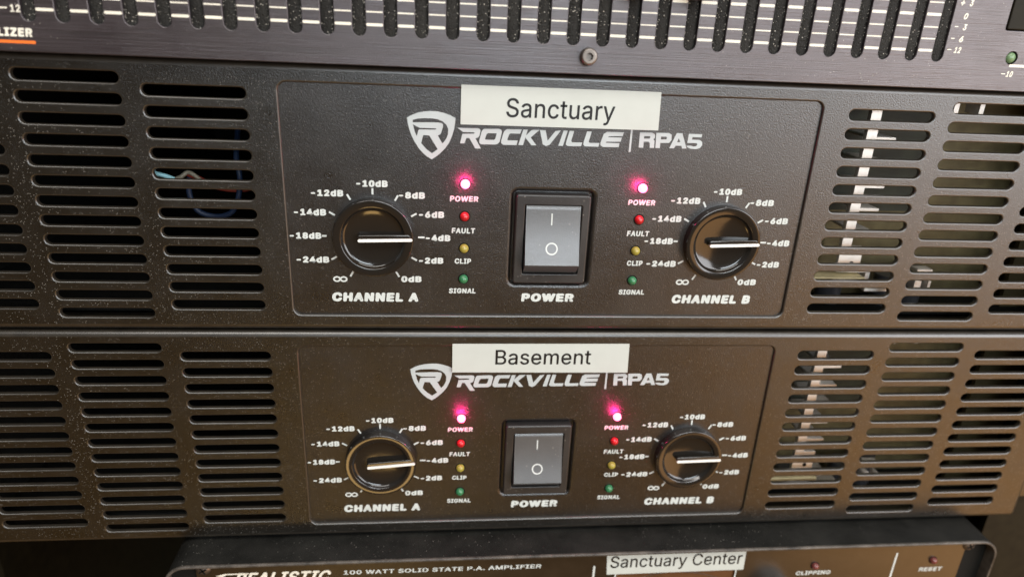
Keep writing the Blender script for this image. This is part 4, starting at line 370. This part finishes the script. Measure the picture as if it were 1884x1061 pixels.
# power rocker switch
bz = lambda off: rrect(-12.9, 12.25, -25.8, 5.55, 1.0, off)
op = lambda off: rrect(-9.85, 9.5, -22.3, 2.05, .5, off)
mb = A(); fill(mb, [bz(-.5), op(.3)], -1.0); rim(mb, bz, .5, -1.0, 4.0, -1, 3); rim(mb, op, .3, -1.0, 4.2, 1, 3)
sw = mb.build('rocker_switch', M_BEZEL, amp)
mb = A(); fill(mb, [op(.2)], 3.0); mb.build('switch_well', M_DARK, sw)
def rocker_y(z):                              # front surface of the rocker, top pressed in
    t = (1.75 - z) / (1.75 + 17.9)
    return -.55 - 4.05 * t + .8 * math.sin(PI * t)
mb = A(); n = 14; prof = [(1.75 - (1.75 + 17.9) * i / n) for i in range(n + 1)]
pf = [(2.0, 2.8), (1.9, -.35)] + [(z, rocker_y(z)) for z in prof] + [(-18.15, -4.5), (-21.9, -.2), (-21.9, 2.8)]
X0, X1 = -9.35, 9.1
vs = [(X0, y, z) for z, y in pf] + [(X1, y, z) for z, y in pf]; m_ = len(pf)
mb.add(vs, [(i, i + m_, i + 1 + m_, i + 1) for i in range(1, 2 + n)], True)
mb.add(vs, [(i, i + m_, i + 1 + m_, i + 1) for i in list(range(0, 1)) + list(range(2 + n, m_ - 1))])
mb.add(vs, [tuple(range(m_)), tuple(range(2 * m_ - 1, m_ - 1, -1))])
rk = mb.build('rocker', M_SATIN, sw)
onr = lambda x, z: (x, rocker_y(z) - .035, z)
mb = A()
mb.add([onr(*p) for p in ((-.85, -4.7), (-.40, -4.7), (-.40, -.8), (-.85, -.8))], [(0, 1, 2, 3)])
ring = [(math.cos(2 * PI * i / 40), math.sin(2 * PI * i / 40)) for i in range(40)]
vs = [onr(-.35 + c * 2.1, -12.5 + s_ * 2.05) for c, s_ in ring] + [onr(-.35 + c * 1.62, -12.5 + s_ * 1.58) for c, s_ in ring]
mb.add(vs, [(i, (i + 1) % 40, (i + 1) % 40 + 40, i + 40) for i in range(40)])
mb.build('switch_marking', M_PRINT, sw)

# level knobs, each turning about its own centre
KZ = -10.3
def make_knob(cx, turn):
    mb = MB()
    lathe(mb, [(13.35, .9), (13.2, -1.9), (13.15, -2.1), (13.0, -2.26), (12.8, -2.3), (10.75, -2.1), (10.6, -2.05), (10.45, -1.9), (10.1, -1.15), (9.8, -.85), (9.2, -.65), (7, -.35), (4, -.1), (0.01, 0)], n=72)
    k = mb.build('level_knob', M_GLOSS, amp)
    k.location = Vector((cx, 0, KZ + 44.2)) * S; k.rotation_euler = (0, -turn, 0)
    mb = MB(); r_ = lambda off: stadium(3.35, 0.55, 8.3, 1.15, off)
    rprism(mb, lambda off: stadium(3.6, .45, 8.8, .95, off), -2.3, 0, .4)
    mb.build('grip', M_GLOSS, k)
    mb = MB(); prism(mb, stadium(4.0, -.35, 8.9, .50), -2.6, -.7)
    mb.build('pointer', M_POINT, k)
    return k
make_knob(-59.9, math.radians(1.5)); make_knob(59.9, math.radians(2.0))

# indicator lights
LZ = [8.22, -2.78, -13.92, -25.0]
def led(x, z, mat, name, label, r=1.55, par=None, y0=PY, off=OZ):
    mb = MB(off)
    lathe(mb, [(r, y0 + .02), (r, y0 - .5), (r * .92, y0 - 1.0), (r * .7, y0 - 1.45), (r * .38, y0 - 1.72), (.01, y0 - 1.8)], x, z, 28)
    o = mb.build(name, mat, par or amp); o['label'] = label
    mb = MB(off); lathe(mb, [(r + .38, y0 - .012), (r - .02, y0 - .03)], x, z, 28); mb.build('hole_shade', M_DARK, o)  # flat dark ring paints in the shade of the hole round the lens
    return o
LN = ['POWER', 'FAULT', 'CLIP', 'SIGNAL']; LW = [9.4, 7.9, 5.6, 9.3]
for s in (-1, 1):
    for z, m_, lab in zip(LZ, (M_LIT, M_RED, M_YEL, M_GRN), ('glowing red power light', 'unlit red fault light', 'unlit yellow clip light', 'unlit green signal light')):
        led(s * 29.8, z, m_, 'indicator_light', lab)
    for t, wd, cz in zip(LN, LW, (3.2, -7.75, -18.55, -29.45)):
        mb = A(); cx = s * 30.1; write(mb, t, cx - wd / 2, cx + wd / 2, cz - .95, cz + .95, PY - .03, .042, .06)
        mb.build('caption', M_PRINT, amp)

# printed dial scales
def bar(mb, cx, cz, r0, r1, ang, w_, y):
    c, s_ = math.cos(ang), math.sin(ang)
    mb.add([(cx + r * c - k * s_ * w_ / 2, y, cz + r * s_ + k * c * w_ / 2) for r, k in ((r0, 1), (r0, -1), (r1, -1), (r1, 1))], [(0, 1, 2, 3)])
SC = [('-10dB', -.1, 17.9, 10.1), ('-8dB', 12.7, 14.3, 8.5), ('-6dB', 19.1, 7.9, 8.4), ('-4dB', 21.3, -.15, 8.3), ('-2dB', 19.0, -8.2, 8.3), ('0dB', 12.3, -15.0, 6.9),
      ('-24dB', -20.3, -8.3, 10.7), ('-18dB', -22.2, 0, 10.2), ('-14dB', -20.3, 8.0, 10.3), ('-12dB', -14.5, 14.5, 10.3)]
for cx in (-59.9, 59.9):
    mb = A()
    for t, dx, dz, wd in SC:
        write(mb, t, cx + dx - wd / 2, cx + dx + wd / 2, KZ + dz - 1.12, KZ + dz + 1.12, PY - .03, .062, .03)
    for k in (1, 2, 3, 4, 5, 6, 8, 9, 10, 11, 0):
        a = math.radians(90 - 30 * (k - 3)) if k else math.radians(-60)
        if k in (0,): continue
    for d in (90, 60, 30, 0, -30, -60, -120, -150, 180, 150, 120):
        r0, r1 = (14.3, 16.4) if d != 180 else (15.4, 16.9)
        if d == 0: r0, r1 = 14.7, 16.8
        bar(mb, cx, KZ, r0, r1, math.radians(d), .62, PY - .03)
    # infinity sign: two touching rings
    for sx_ in (-1, 1):
        vs = [(cx - 11.6 + sx_ * 1.12 + c * 1.3, PY - .03 - .004 * sx_, KZ - 15.2 + s_ * 1.05) for c, s_ in ring] + [(cx - 11.6 + sx_ * 1.12 + c * .72, PY - .03 - .004 * sx_, KZ - 15.2 + s_ * .5) for c, s_ in ring]
        mb.add(vs, [(i, (i + 1) % 40, (i + 1) % 40 + 40, i + 40) for i in range(40)])
    mb.build('dial_markings', M_PRINT, amp)
    mb = A(); write(mb, 'CHANNEL A' if cx < 0 else 'CHANNEL B', cx - 14.65, cx + 14.65, -33.7, -30.3, PY - .03, .07, .08)
    mb.build('caption', M_PRINT, amp)
mb = A(); write(mb, 'POWER', -9.35, 9.35, -33.35, -30.15, PY - .03, .07, .05); mb.build('caption', M_PRINT, amp)
mb = A()
for g in GLYPHS[1:]: fill(mb, g, PY - .03)
mb.build('maker_lettering', M_SILVER, amp)
mb = A(); fill(mb, GLYPHS[0], PY - .03); mb.build('shield_emblem', M_SILVER, amp)

# what shows through the vents
mb = A()
rprism(mb, lambda off: rrect(108.6, 112.4, -13, 43.0, .1, off), 6.4, 8.4, .1)
rprism(mb, lambda off: rrect(108.6, 117.4, -22.9, -13.1, .3, off), 6.4, 8.0, .1)
hs = mb.build('heat_sink', M_ZINC, amp)
for i in range(0, 5):
    z = 26.2 - 8.42 * i
    mb = A(); rprism(mb, lambda off: rrect(112.0, 119.8, z - .55, z + .55, .5, off), 6.5, 24, .1); mb.build('fin', M_ZINC, hs)
mb = A(); lathe(mb, [(.9, 6.36), (.01, 6.3)], 113.9, -19.6, 16); mb.build('screw_hole', M_DARK, hs)
mb = A(); box(mb, 99, 119, 4.0, 10, -25.6, -24.2); mb.build('circuit_board', M_BOARD, amp)
mb = A(); rprism(mb, lambda off: rrect(121.6, 123.4, -27, -22.6, .2, off), 8, 12, .1); rprism(mb, lambda off: rrect(114.2, 123.4, -23.6, -22.7, .2, off), 7.9, 12, .1)
rprism(mb, lambda off: rrect(121.6, 131.4, -30.6, -29.4, .2, off), 6.4, 12, .1); mb.build('bracket', M_ZINC, amp)
for a_, b_, c_, d_ in ((140.1, 142.0, 35.2, 41), (149.7, 151.5, 35.2, 41), (145.3, 151.6, -25.2, -23.5), (145.6, 148.3, -32, -28.3), (151.2, 152.3, -32, -28.3)):
    mb = A(); rprism(mb, lambda off: rrect(a_, b_, c_, d_, .3, off), 9 if c_ > 0 else 12, 16, .1); mb.build('terminal_block', M_ZINC, amp)
mb = A(); box(mb, 93.5, 209.5, 32, 33, -41.4, 41.4); mb.build('transformer_shroud', M_OLIVE, amp)
mb = A(); box(mb, 190, 209.5, 18, 20, -41.3, 41.3); mb.build('inner_bracket', M_INNER, amp)
mb = A(); box(mb, 98, 107.5, 16, 17, -22, -2); mb.build('side_bracket', M_OLIVE, amp)
mb = A(); box(mb, 94, 146, 25, 26.5, -4, 41); mb.build('upright_board', M_UPRIGHT, amp)
for x, y, z1, r in ((141, 22, -29, 5), (153, 25, -27, 5), (104, 20, -33, 4), (118, 24, -33.5, 5)):
    mb = A(); tube(mb, [(x, y, -41.3), (x, y, (z1 - 41) / 2), (x, y, z1)], r, 20)
    mb.add([(x + r * math.cos(PI / 10 * i), y + r * math.sin(PI / 10 * i), z1) for i in range(20)], [tuple(range(20))]); mb.build('capacitor', M_SLEEVE, amp)
# sheet steel body behind the panel, open to the front
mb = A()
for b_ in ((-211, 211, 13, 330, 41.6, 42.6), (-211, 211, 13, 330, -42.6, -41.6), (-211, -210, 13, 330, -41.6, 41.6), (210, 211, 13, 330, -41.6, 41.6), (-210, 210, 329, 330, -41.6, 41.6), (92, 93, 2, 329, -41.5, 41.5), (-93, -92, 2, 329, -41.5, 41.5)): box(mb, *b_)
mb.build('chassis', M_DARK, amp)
for s in (-1, 1): 
    x0, x1 = sorted((s * 211, s * 241)); ears = A(); box(ears, x0, x1, 13.2, 16, -43.9, 43.9); ears.build('rack_ear', M_COAT, amp)
M_WB = simple('blue_wire', (.006, .018, .05), .5); M_WR = simple('red_wire', (.16, .02, .012), .4); M_WC = simple('pale_blue_wire', (.30, .62, .72), .4); M_WW = simple('grey_wire', (.18, .17, .13), .5)
wires = []
for pts, r, m_ in (([(-133, 9, 8.8), (-130.2, 9, 7.6), (-126.5, 10, 6.2), (-123, 12, 4)], .75, M_WC),
                   ([(-126, 11, 5), (-123, 11, 6), (-121, 12, 7.4), (-118.8, 12, 6.4), (-116, 13, 3)], .7, M_WW),
                   ([(-122, 13, 7), (-117.5, 13, 5), (-114, 14, 2.6), (-109, 14, 1.5), (-104, 14, 1.6), (-99, 14, 3)], .9, M_WR),
                   ([(-107.5, 26, 20), (-105.5, 14, 12), (-104.5, 12, 8), (-104.6, 12, 4), (-106.0, 12, -2), (-109, 13, -6.5), (-114.5, 14, -8.0), (-120, 14, -6), (-122, 14, 0), (-121, 14, 6)], .95, M_WB)):
    mb = A(); tube(mb, pts, r); wires.append(mb.build('wire', m_, amp))

# the lower amplifier: the same, one rack height (two units) further down
def copy_tree(o, parent=None):
    c = o.copy(); C.objects.link(c); c.parent = parent
    for ch in list(o.children): copy_tree(ch, c)
    return c
low = copy_tree(amp); low.location = Vector((.27, 0, -44.2 - 88.9)) * S
low['label'] = 'black two channel power amplifier marked Basement, lower one of the pair'
ks = [o for o in low.children if o.name.startswith('level_knob')]
ks.sort(key=lambda o: o.location.x)
ks[0].rotation_euler = (0, -math.radians(5.0), 0); ks[1].rotation_euler = (0, -math.radians(1.5), 0)
for o in list(low.children):
    if o.name.startswith('wire'): bpy.data.objects.remove(o)
# the lit diodes throw a little red light on the panel round them
for dz in (0, -88.9):
    for s in (-1, 1):
        l = bpy.data.lights.new('diode_light', 'POINT'); l.color = (1, .02, .20); l.energy = .0065; l.shadow_soft_size = .0012
        o = bpy.data.objects.new('diode_light', l); C.objects.link(o); o.location = Vector((s * 29.8 + (.27 if dz else 0), -2.9, 8.22 + dz)) * S

# ================================================================== printed tape labels
def tape(label, text, quad, tx, y, name='label_tape'):
    x0 = min(p[0] for p in quad); z0 = min(p[1] for p in quad)
    o = empty(name, (x0, y, z0), label, 'label')
    mb = MB((-x0, -y, -z0)); prism(mb, quad, y, y + .14); t = mb.build('tape', M_TAPE, o)
    mb = MB((-x0, -y, -z0)); write(mb, text, *tx, y - .02, .008); mb.build('lettering', M_INK, o)
    return o
tape('white tape label reading Sanctuary over the upper amplifier name', 'Sanctuary', [(-31.75, 27.5), (32.5, 27.55), (32.1, 39.6), (-31.7, 39.6)], (-17.4, 17.6, 28.6, 36.15), -.14)
tape('white tape label reading Basement over the lower amplifier name', 'Basement', [(-33.2, -60.85), (31.8, -61.25), (31.35, -49.4), (-33.25, -49.4)], (-17.7, 17.5, -57.8, -51.8), -.14)

# ================================================================== graphic equalizer above
EY = -4.0; K_ = (222.571 + EY) / 222.571
def ex(x): return CAM.x + (x - CAM.x) * K_
def ez(z): return CAM.z + (z - CAM.z) * K_
eqo = (0, 0, -44.1)
eq = empty('graphic_equalizer', (0, 0, 44.1), 'black brushed metal graphic equalizer with rows of slider slots at the top', 'equalizer')
def Q(): return MB(eqo)
EB = 44.3
SX = [ex(122.45 - 9.24 * i) for i in range(31)]
ZB = ez(52.45); ZTOP = 116.0
esl = [lambda off, x=x: stadium(x, (ZB + ZTOP) / 2, (ZTOP - ZB) / 2, 1.88, off, vert=True) for x in SX]
ebody = lambda off: rrect(-241, 241, EB, EB + 88, .4, off)
hole = lambda off: [(ex(148.6) + (2.0 + off) * math.cos(2 * PI * i / 24), ez(54.6) + (2.0 + off) * math.sin(2 * PI * i / 24)) for i in range(24)]
btn = lambda off: rrect(ex(143.6), ex(156), ez(62.9), ez(74.5), .8, off)
mb = Q(); fill(mb, [ebody(-.25), hole(.1), btn(.2)] + [s(.2) for s in esl], EY)
rim(mb, ebody, .25, EY, 4.8, -1, 2); rim(mb, hole, .1, EY, 3, 1, 2); rim(mb, btn, .2, EY, 3, 1, 2)
for s in esl: rim(mb, s, .2, EY, 2.6, 1, 2)
mb.build('face_panel', M_EQ, eq)
for x in SX:
    mb = Q(); nx, nz = 8, 60; vs = []; fs = []
    for j in range(nz + 1):
        for i in range(nx + 1):
            u = i / nx * 2 - 1
            vs.append((x + u * 2.0, EY + 1.1 - .55 * (1 - u * u) + random.uniform(-.07, .07), ZB - .4 + (ZTOP - ZB) * j / nz))
    for j in range(nz):
        for i in range(nx):
            a = j * (nx + 1) + i; fs.append((a, a + 1, a + nx + 2, a + nx + 1))
    mb.add(vs, fs, True); mb.build('dust_strip', M_FELT, eq)
for zl, h in ((55.75, .80), (59.3, .40), (62.8, .40), (66.55, .85), (70.1, .40), (74, .40), (79, .4)):
    mb = Q(); z = ez(zl)
    for a, b in zip(SX[1:], SX[:-1]):
        fill(mb, [rrect(a + 2.12, b - 2.12, z - h / 2, z + h / 2, h * .45, 0, 3)], EY - .03)
    mb.build('scale_line', M_CREAM, eq)
for i, x in enumerate(SX):
    zc = {11: 71.6, 9: 71.8, 10: 86, 8: 85}.get(i, 90 + 4 * math.sin(i * 1.7))
    mb = Q(); box(mb, x - .7, x + .7, EY - 2.5, EY + 1, zc - 2, zc + 2)
    rprism(mb, lambda off: rrect(x - 2.6, x + 2.6, zc - 5, zc + 5, .8, off), EY - 9, EY - 2.3, .6)
    c = mb.build('slider_cap', M_SATIN, eq)
    mb = Q(); fill(mb, [rrect(x - 2.1, x + 2.1, zc - .4, zc + .4, .1)], EY - 9.03); mb.build('cap_line', M_CREAM, c)
mb = Q()
for t, xc, zc, wd in (('+', 126.6, 70.3, 1.5), ('3', 129.6, 70.4, 1.3), ('0', 128.8, 66.45, 1.4), ('-', 126.5, 63.3, 1.3), ('3', 129.4, 63.2, 1.3), ('-', 126.2, 59.7, 1.3), ('6', 129.2, 59.6, 1.4), ('-', 126.0, 56.3, 1.5), ('12', 128.9, 56.25, 2.4)):
    h = .16 if t == '-' else .95
    if t == '+': h = .75
    write(mb, t, ex(xc - wd / 2), ex(xc + wd / 2), ez(zc - h), ez(zc + h), EY - .03, .045, .2)
mb.build('scale_lettering', M_CREAM, eq); mb = Q()
write(mb, '12', ex(-159.4), ex(-156.6), ez(54.75), ez(56.75), EY - .03, .03, .1); write(mb, '-', ex(-162.2), ex(-160.1), ez(55.6), ez(56.0), EY - .03, .03)
mb.build('scale_lettering', M_CREAM, eq); mb = Q()
write(mb, '-', ex(146.4), ex(147.9), ez(49.4), ez(49.7), EY - .03, .03); write(mb, '10', ex(148.2), ex(150.6), ez(48.6), ez(50.5), EY - .03, .045, .2)
fill(mb, [rrect(ex(148.4), ex(200), ez(51.75), ez(52.6), .35)], EY - .03)
mb.build('level_lettering', M_CREAM, eq)
mb = Q(); write(mb, 'EQUALIZER', ex(-173.2), ex(-154.6), ez(48.0), ez(50.6), EY - .03, .06, .15); mb.build('name_lettering', M_CREAM, eq)
mb = Q(); fill(mb, [rrect(ex(-190), ex(-154.2), ez(46.35), ez(47.2), .3)], EY - .03); mb.build('orange_underline', M_ORANGE, eq)
mb = Q(); rprism(mb, lambda off: btn(off - .25), EY - .3, EY + 2, .4); mb.build('push_button', M_RACK, eq)
o = led(ex(148.6), ez(54.6), M_PALEGRN, 'indicator_light', 'unlit green light beside the minus ten mark', 1.75, eq, EY + 1.4, eqo)
# hexagon socket screw
mb = Q(); cx, cz = 6.6, 49.65; hexa = [(cx + 1.25 * math.cos(PI / 3 * i + .3), cz + 1.25 * math.sin(PI / 3 * i + .3)) for i in range(6)]
circ = [(cx + 1.9 * math.cos(2 * PI * i / 36), cz + 1.9 * math.sin(2 * PI * i / 36)) for i in range(36)]
fill(mb, [circ, hexa[::-1]], EY - 2.6)
lathe(mb, [(2.55, EY + .2), (2.55, EY - 1.9), (2.4, EY - 2.35), (2.15, EY - 2.58), (1.9, EY - 2.6)], cx, cz, 36)
mb.add([(x, EY - 2.6, z) for x, z in hexa] + [(x, EY - .9, z) for x, z in hexa], [(i, i + 6, (i + 1) % 6 + 6, (i + 1) % 6) for i in range(6)] + [(6, 7, 8, 9, 10, 11)])
sc_ = mb.build('socket_screw', M_SCREW, eq)
mb = Q()
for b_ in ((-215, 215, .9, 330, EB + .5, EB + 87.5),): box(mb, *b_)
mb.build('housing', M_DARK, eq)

# ================================================================== public address amplifier below
PL = -12.6
pa = empty('public_address_amplifier', (29, 0, -215), 'black older public address amplifier below the pair, cut off by the bottom of the photo', 'amplifier')
def W(): return MB((-29, 0, 215))
case = lambda off: rrect(-139.6, 197.2, -212, -134.95, 8.5, off, 8)
mb = W()
vs = []; rings = [(case(0), PL + .9), (case(0), 240)]
n = len(rings[0][0])
for l, y in rings: vs += [(x, y, z) for x, z in l]
mb.add(vs, [(i, (i + 1) % n, (i + 1) % n + n, i + n) for i in range(n)], True)
fill(mb, [case(0)], 240)
mb.build('case', M_CASE, pa)
inner = lambda off: case(off - 1.15)
mb = W(); fill(mb, [case(-.5), inner(.3)], PL); rim(mb, case, .5, PL, .9, -1, 3); rim(mb, inner, .3, PL, 5, 1, 3); mb.build('front_bezel', M_EDGE, pa)
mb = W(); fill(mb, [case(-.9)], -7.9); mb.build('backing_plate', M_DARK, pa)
FY = -9.0
face = lambda off: rrect(-129, 185.3, -208, -136.6, .6, off)
meter = lambda off: rrect(33.8, 85.2, -190, -144.5, .5, off)
mb = W(); fill(mb, [face(-.2), meter(.2)], FY); rim(mb, face, .2, FY, 1.0, -1, 2); rim(mb, meter, .2, FY, 1.0, 1, 2); mb.build('face_panel', M_FACE, pa)
mb = W(); fill(mb, [meter(.3)], FY + .9); mm = mb.build('meter_window', simple('amber_meter_card', (.10, .045, .02), .3, .6, vary=.2), pa)
mb = W(); tube(mb, [(34 + 51 * t, FY + .86, -156 + 6.5 * math.sin(PI * t)) for t in [i / 8 for i in range(9)]], .12, 4); mb.build('meter_scale', M_EDGE, mm)
mb = W(); write(mb, 'REALISTIC', -115.5, -79.0, -147.4, -141.8, FY - .03, .035, .45); mb.build('maker_lettering', M_CREAM, pa)
mb = W(); fill(mb, [[(-122, -143.0), (-118.5, -142.0), (-109.6, -142.0), (-109.8, -142.6), (-118, -142.6), (-119.5, -143.6)]], FY - .05); mb.build('swash', M_CREAM, pa)
mb = W(); fill(mb, [[(-81, -147.9), (-74.5, -147.9), (-74.2, -147.3), (-81, -147.3)]], FY - .05); mb.build('swash', M_CREAM, pa)
mb = W()
write(mb, '100 WATT SOLID STATE P.A. AMPLIFIER', -74.3, 3.2, -144.3, -142.3, FY - .03, .03, .05)
mb.build('name_lettering', M_PRINT, pa)
for x0, x1, z0, z1, t in ((111.6, 126.9, -152.7, -150.6, 'CLIPPING'), (166.9, 177.5, -153.0, -150.9, 'RESET')):
    mb = W(); write(mb, t, x0, x1, z0, z1, FY - .03, .035, .08); mb.build('caption', M_PRINT, pa)
mb = W()
for x, z1, w_ in ((154.7, -142.6, .8), (24.9, -144.2, .8), (34.0, -146, .5), (85.0, -146, .5)): fill(mb, [rrect(x - w_ / 2, x + w_ / 2, -190, z1, .2)], FY - .03)
mb.build('divider_line', M_PRINT, pa)
for x, z in ((119.1, -147.8), (171.9, -147.0)): led(x, z, M_DRED, 'indicator_light', 'unlit dark red light', 1.5, pa, FY, (-29, 0, 215))
for x in (186.2, -126):
    mb = W(); lathe(mb, [(3.0, -7.9), (3.0, -8.6), (2.5, -9.5), (1.5, -10.1), (.01, -10.25)], x, -139.4, 32); s_ = mb.build('panel_screw', M_SCREW, pa)
    mb = W()
    for a in (.5, .5 + PI / 2):
        c, q = math.cos(a), math.sin(a)
        mb.add([(x + u * c * 1.6 - v * q * .32, -10.32, -139.4 + u * q * 1.6 + v * c * .32) for u, v in ((-1, -1), (1, -1), (1, 1), (-1, 1))], [(0, 1, 2, 3)])
    mb.build('cross_slot', M_DARK, s_)
mb = W(); lathe(mb, [(9, FY), (9, FY - 9), (8, FY - 10), (.01, FY - 10)], 104, -163.5, 40); mb.build('round_knob', M_SATIN, pa)
tape('white tape label reading Sanctuary Center on the public address amplifier', 'Sanctuary Center', [(30.3, -148.7), (88.0, -148.5), (87.7, -138.2), (29.5, -138.2)], (31.3, 86.6, -147.0, -139.3), FY - .2)

# ================================================================== the rack round them
def rail(s):
    mb = MB(); x0, x1 = sorted((s * 218, s * 250)); box(mb, x0, x1, 17, 20, -400, 300); box(mb, *(sorted((s * 246, s * 250))), 20, 420, -400, 300)
    o = mb.build('rack_rail', M_RACK); return o
for s, t in ((-1, 'left'), (1, 'right')):
    o = rail(s); o['kind'] = 'structure'; o['label'] = 'dark painted steel rail at the %s of the rack' % t
mb = MB(); box(mb, -250, 250, 420, 424, -400, 300); o = mb.build('rack_back', M_RACK); o['kind'] = 'structure'
mb = MB(); box(mb, -250, 250, -5, 420, -404, -400); o = mb.build('rack_floor', M_RACK); o['kind'] = 'structure'
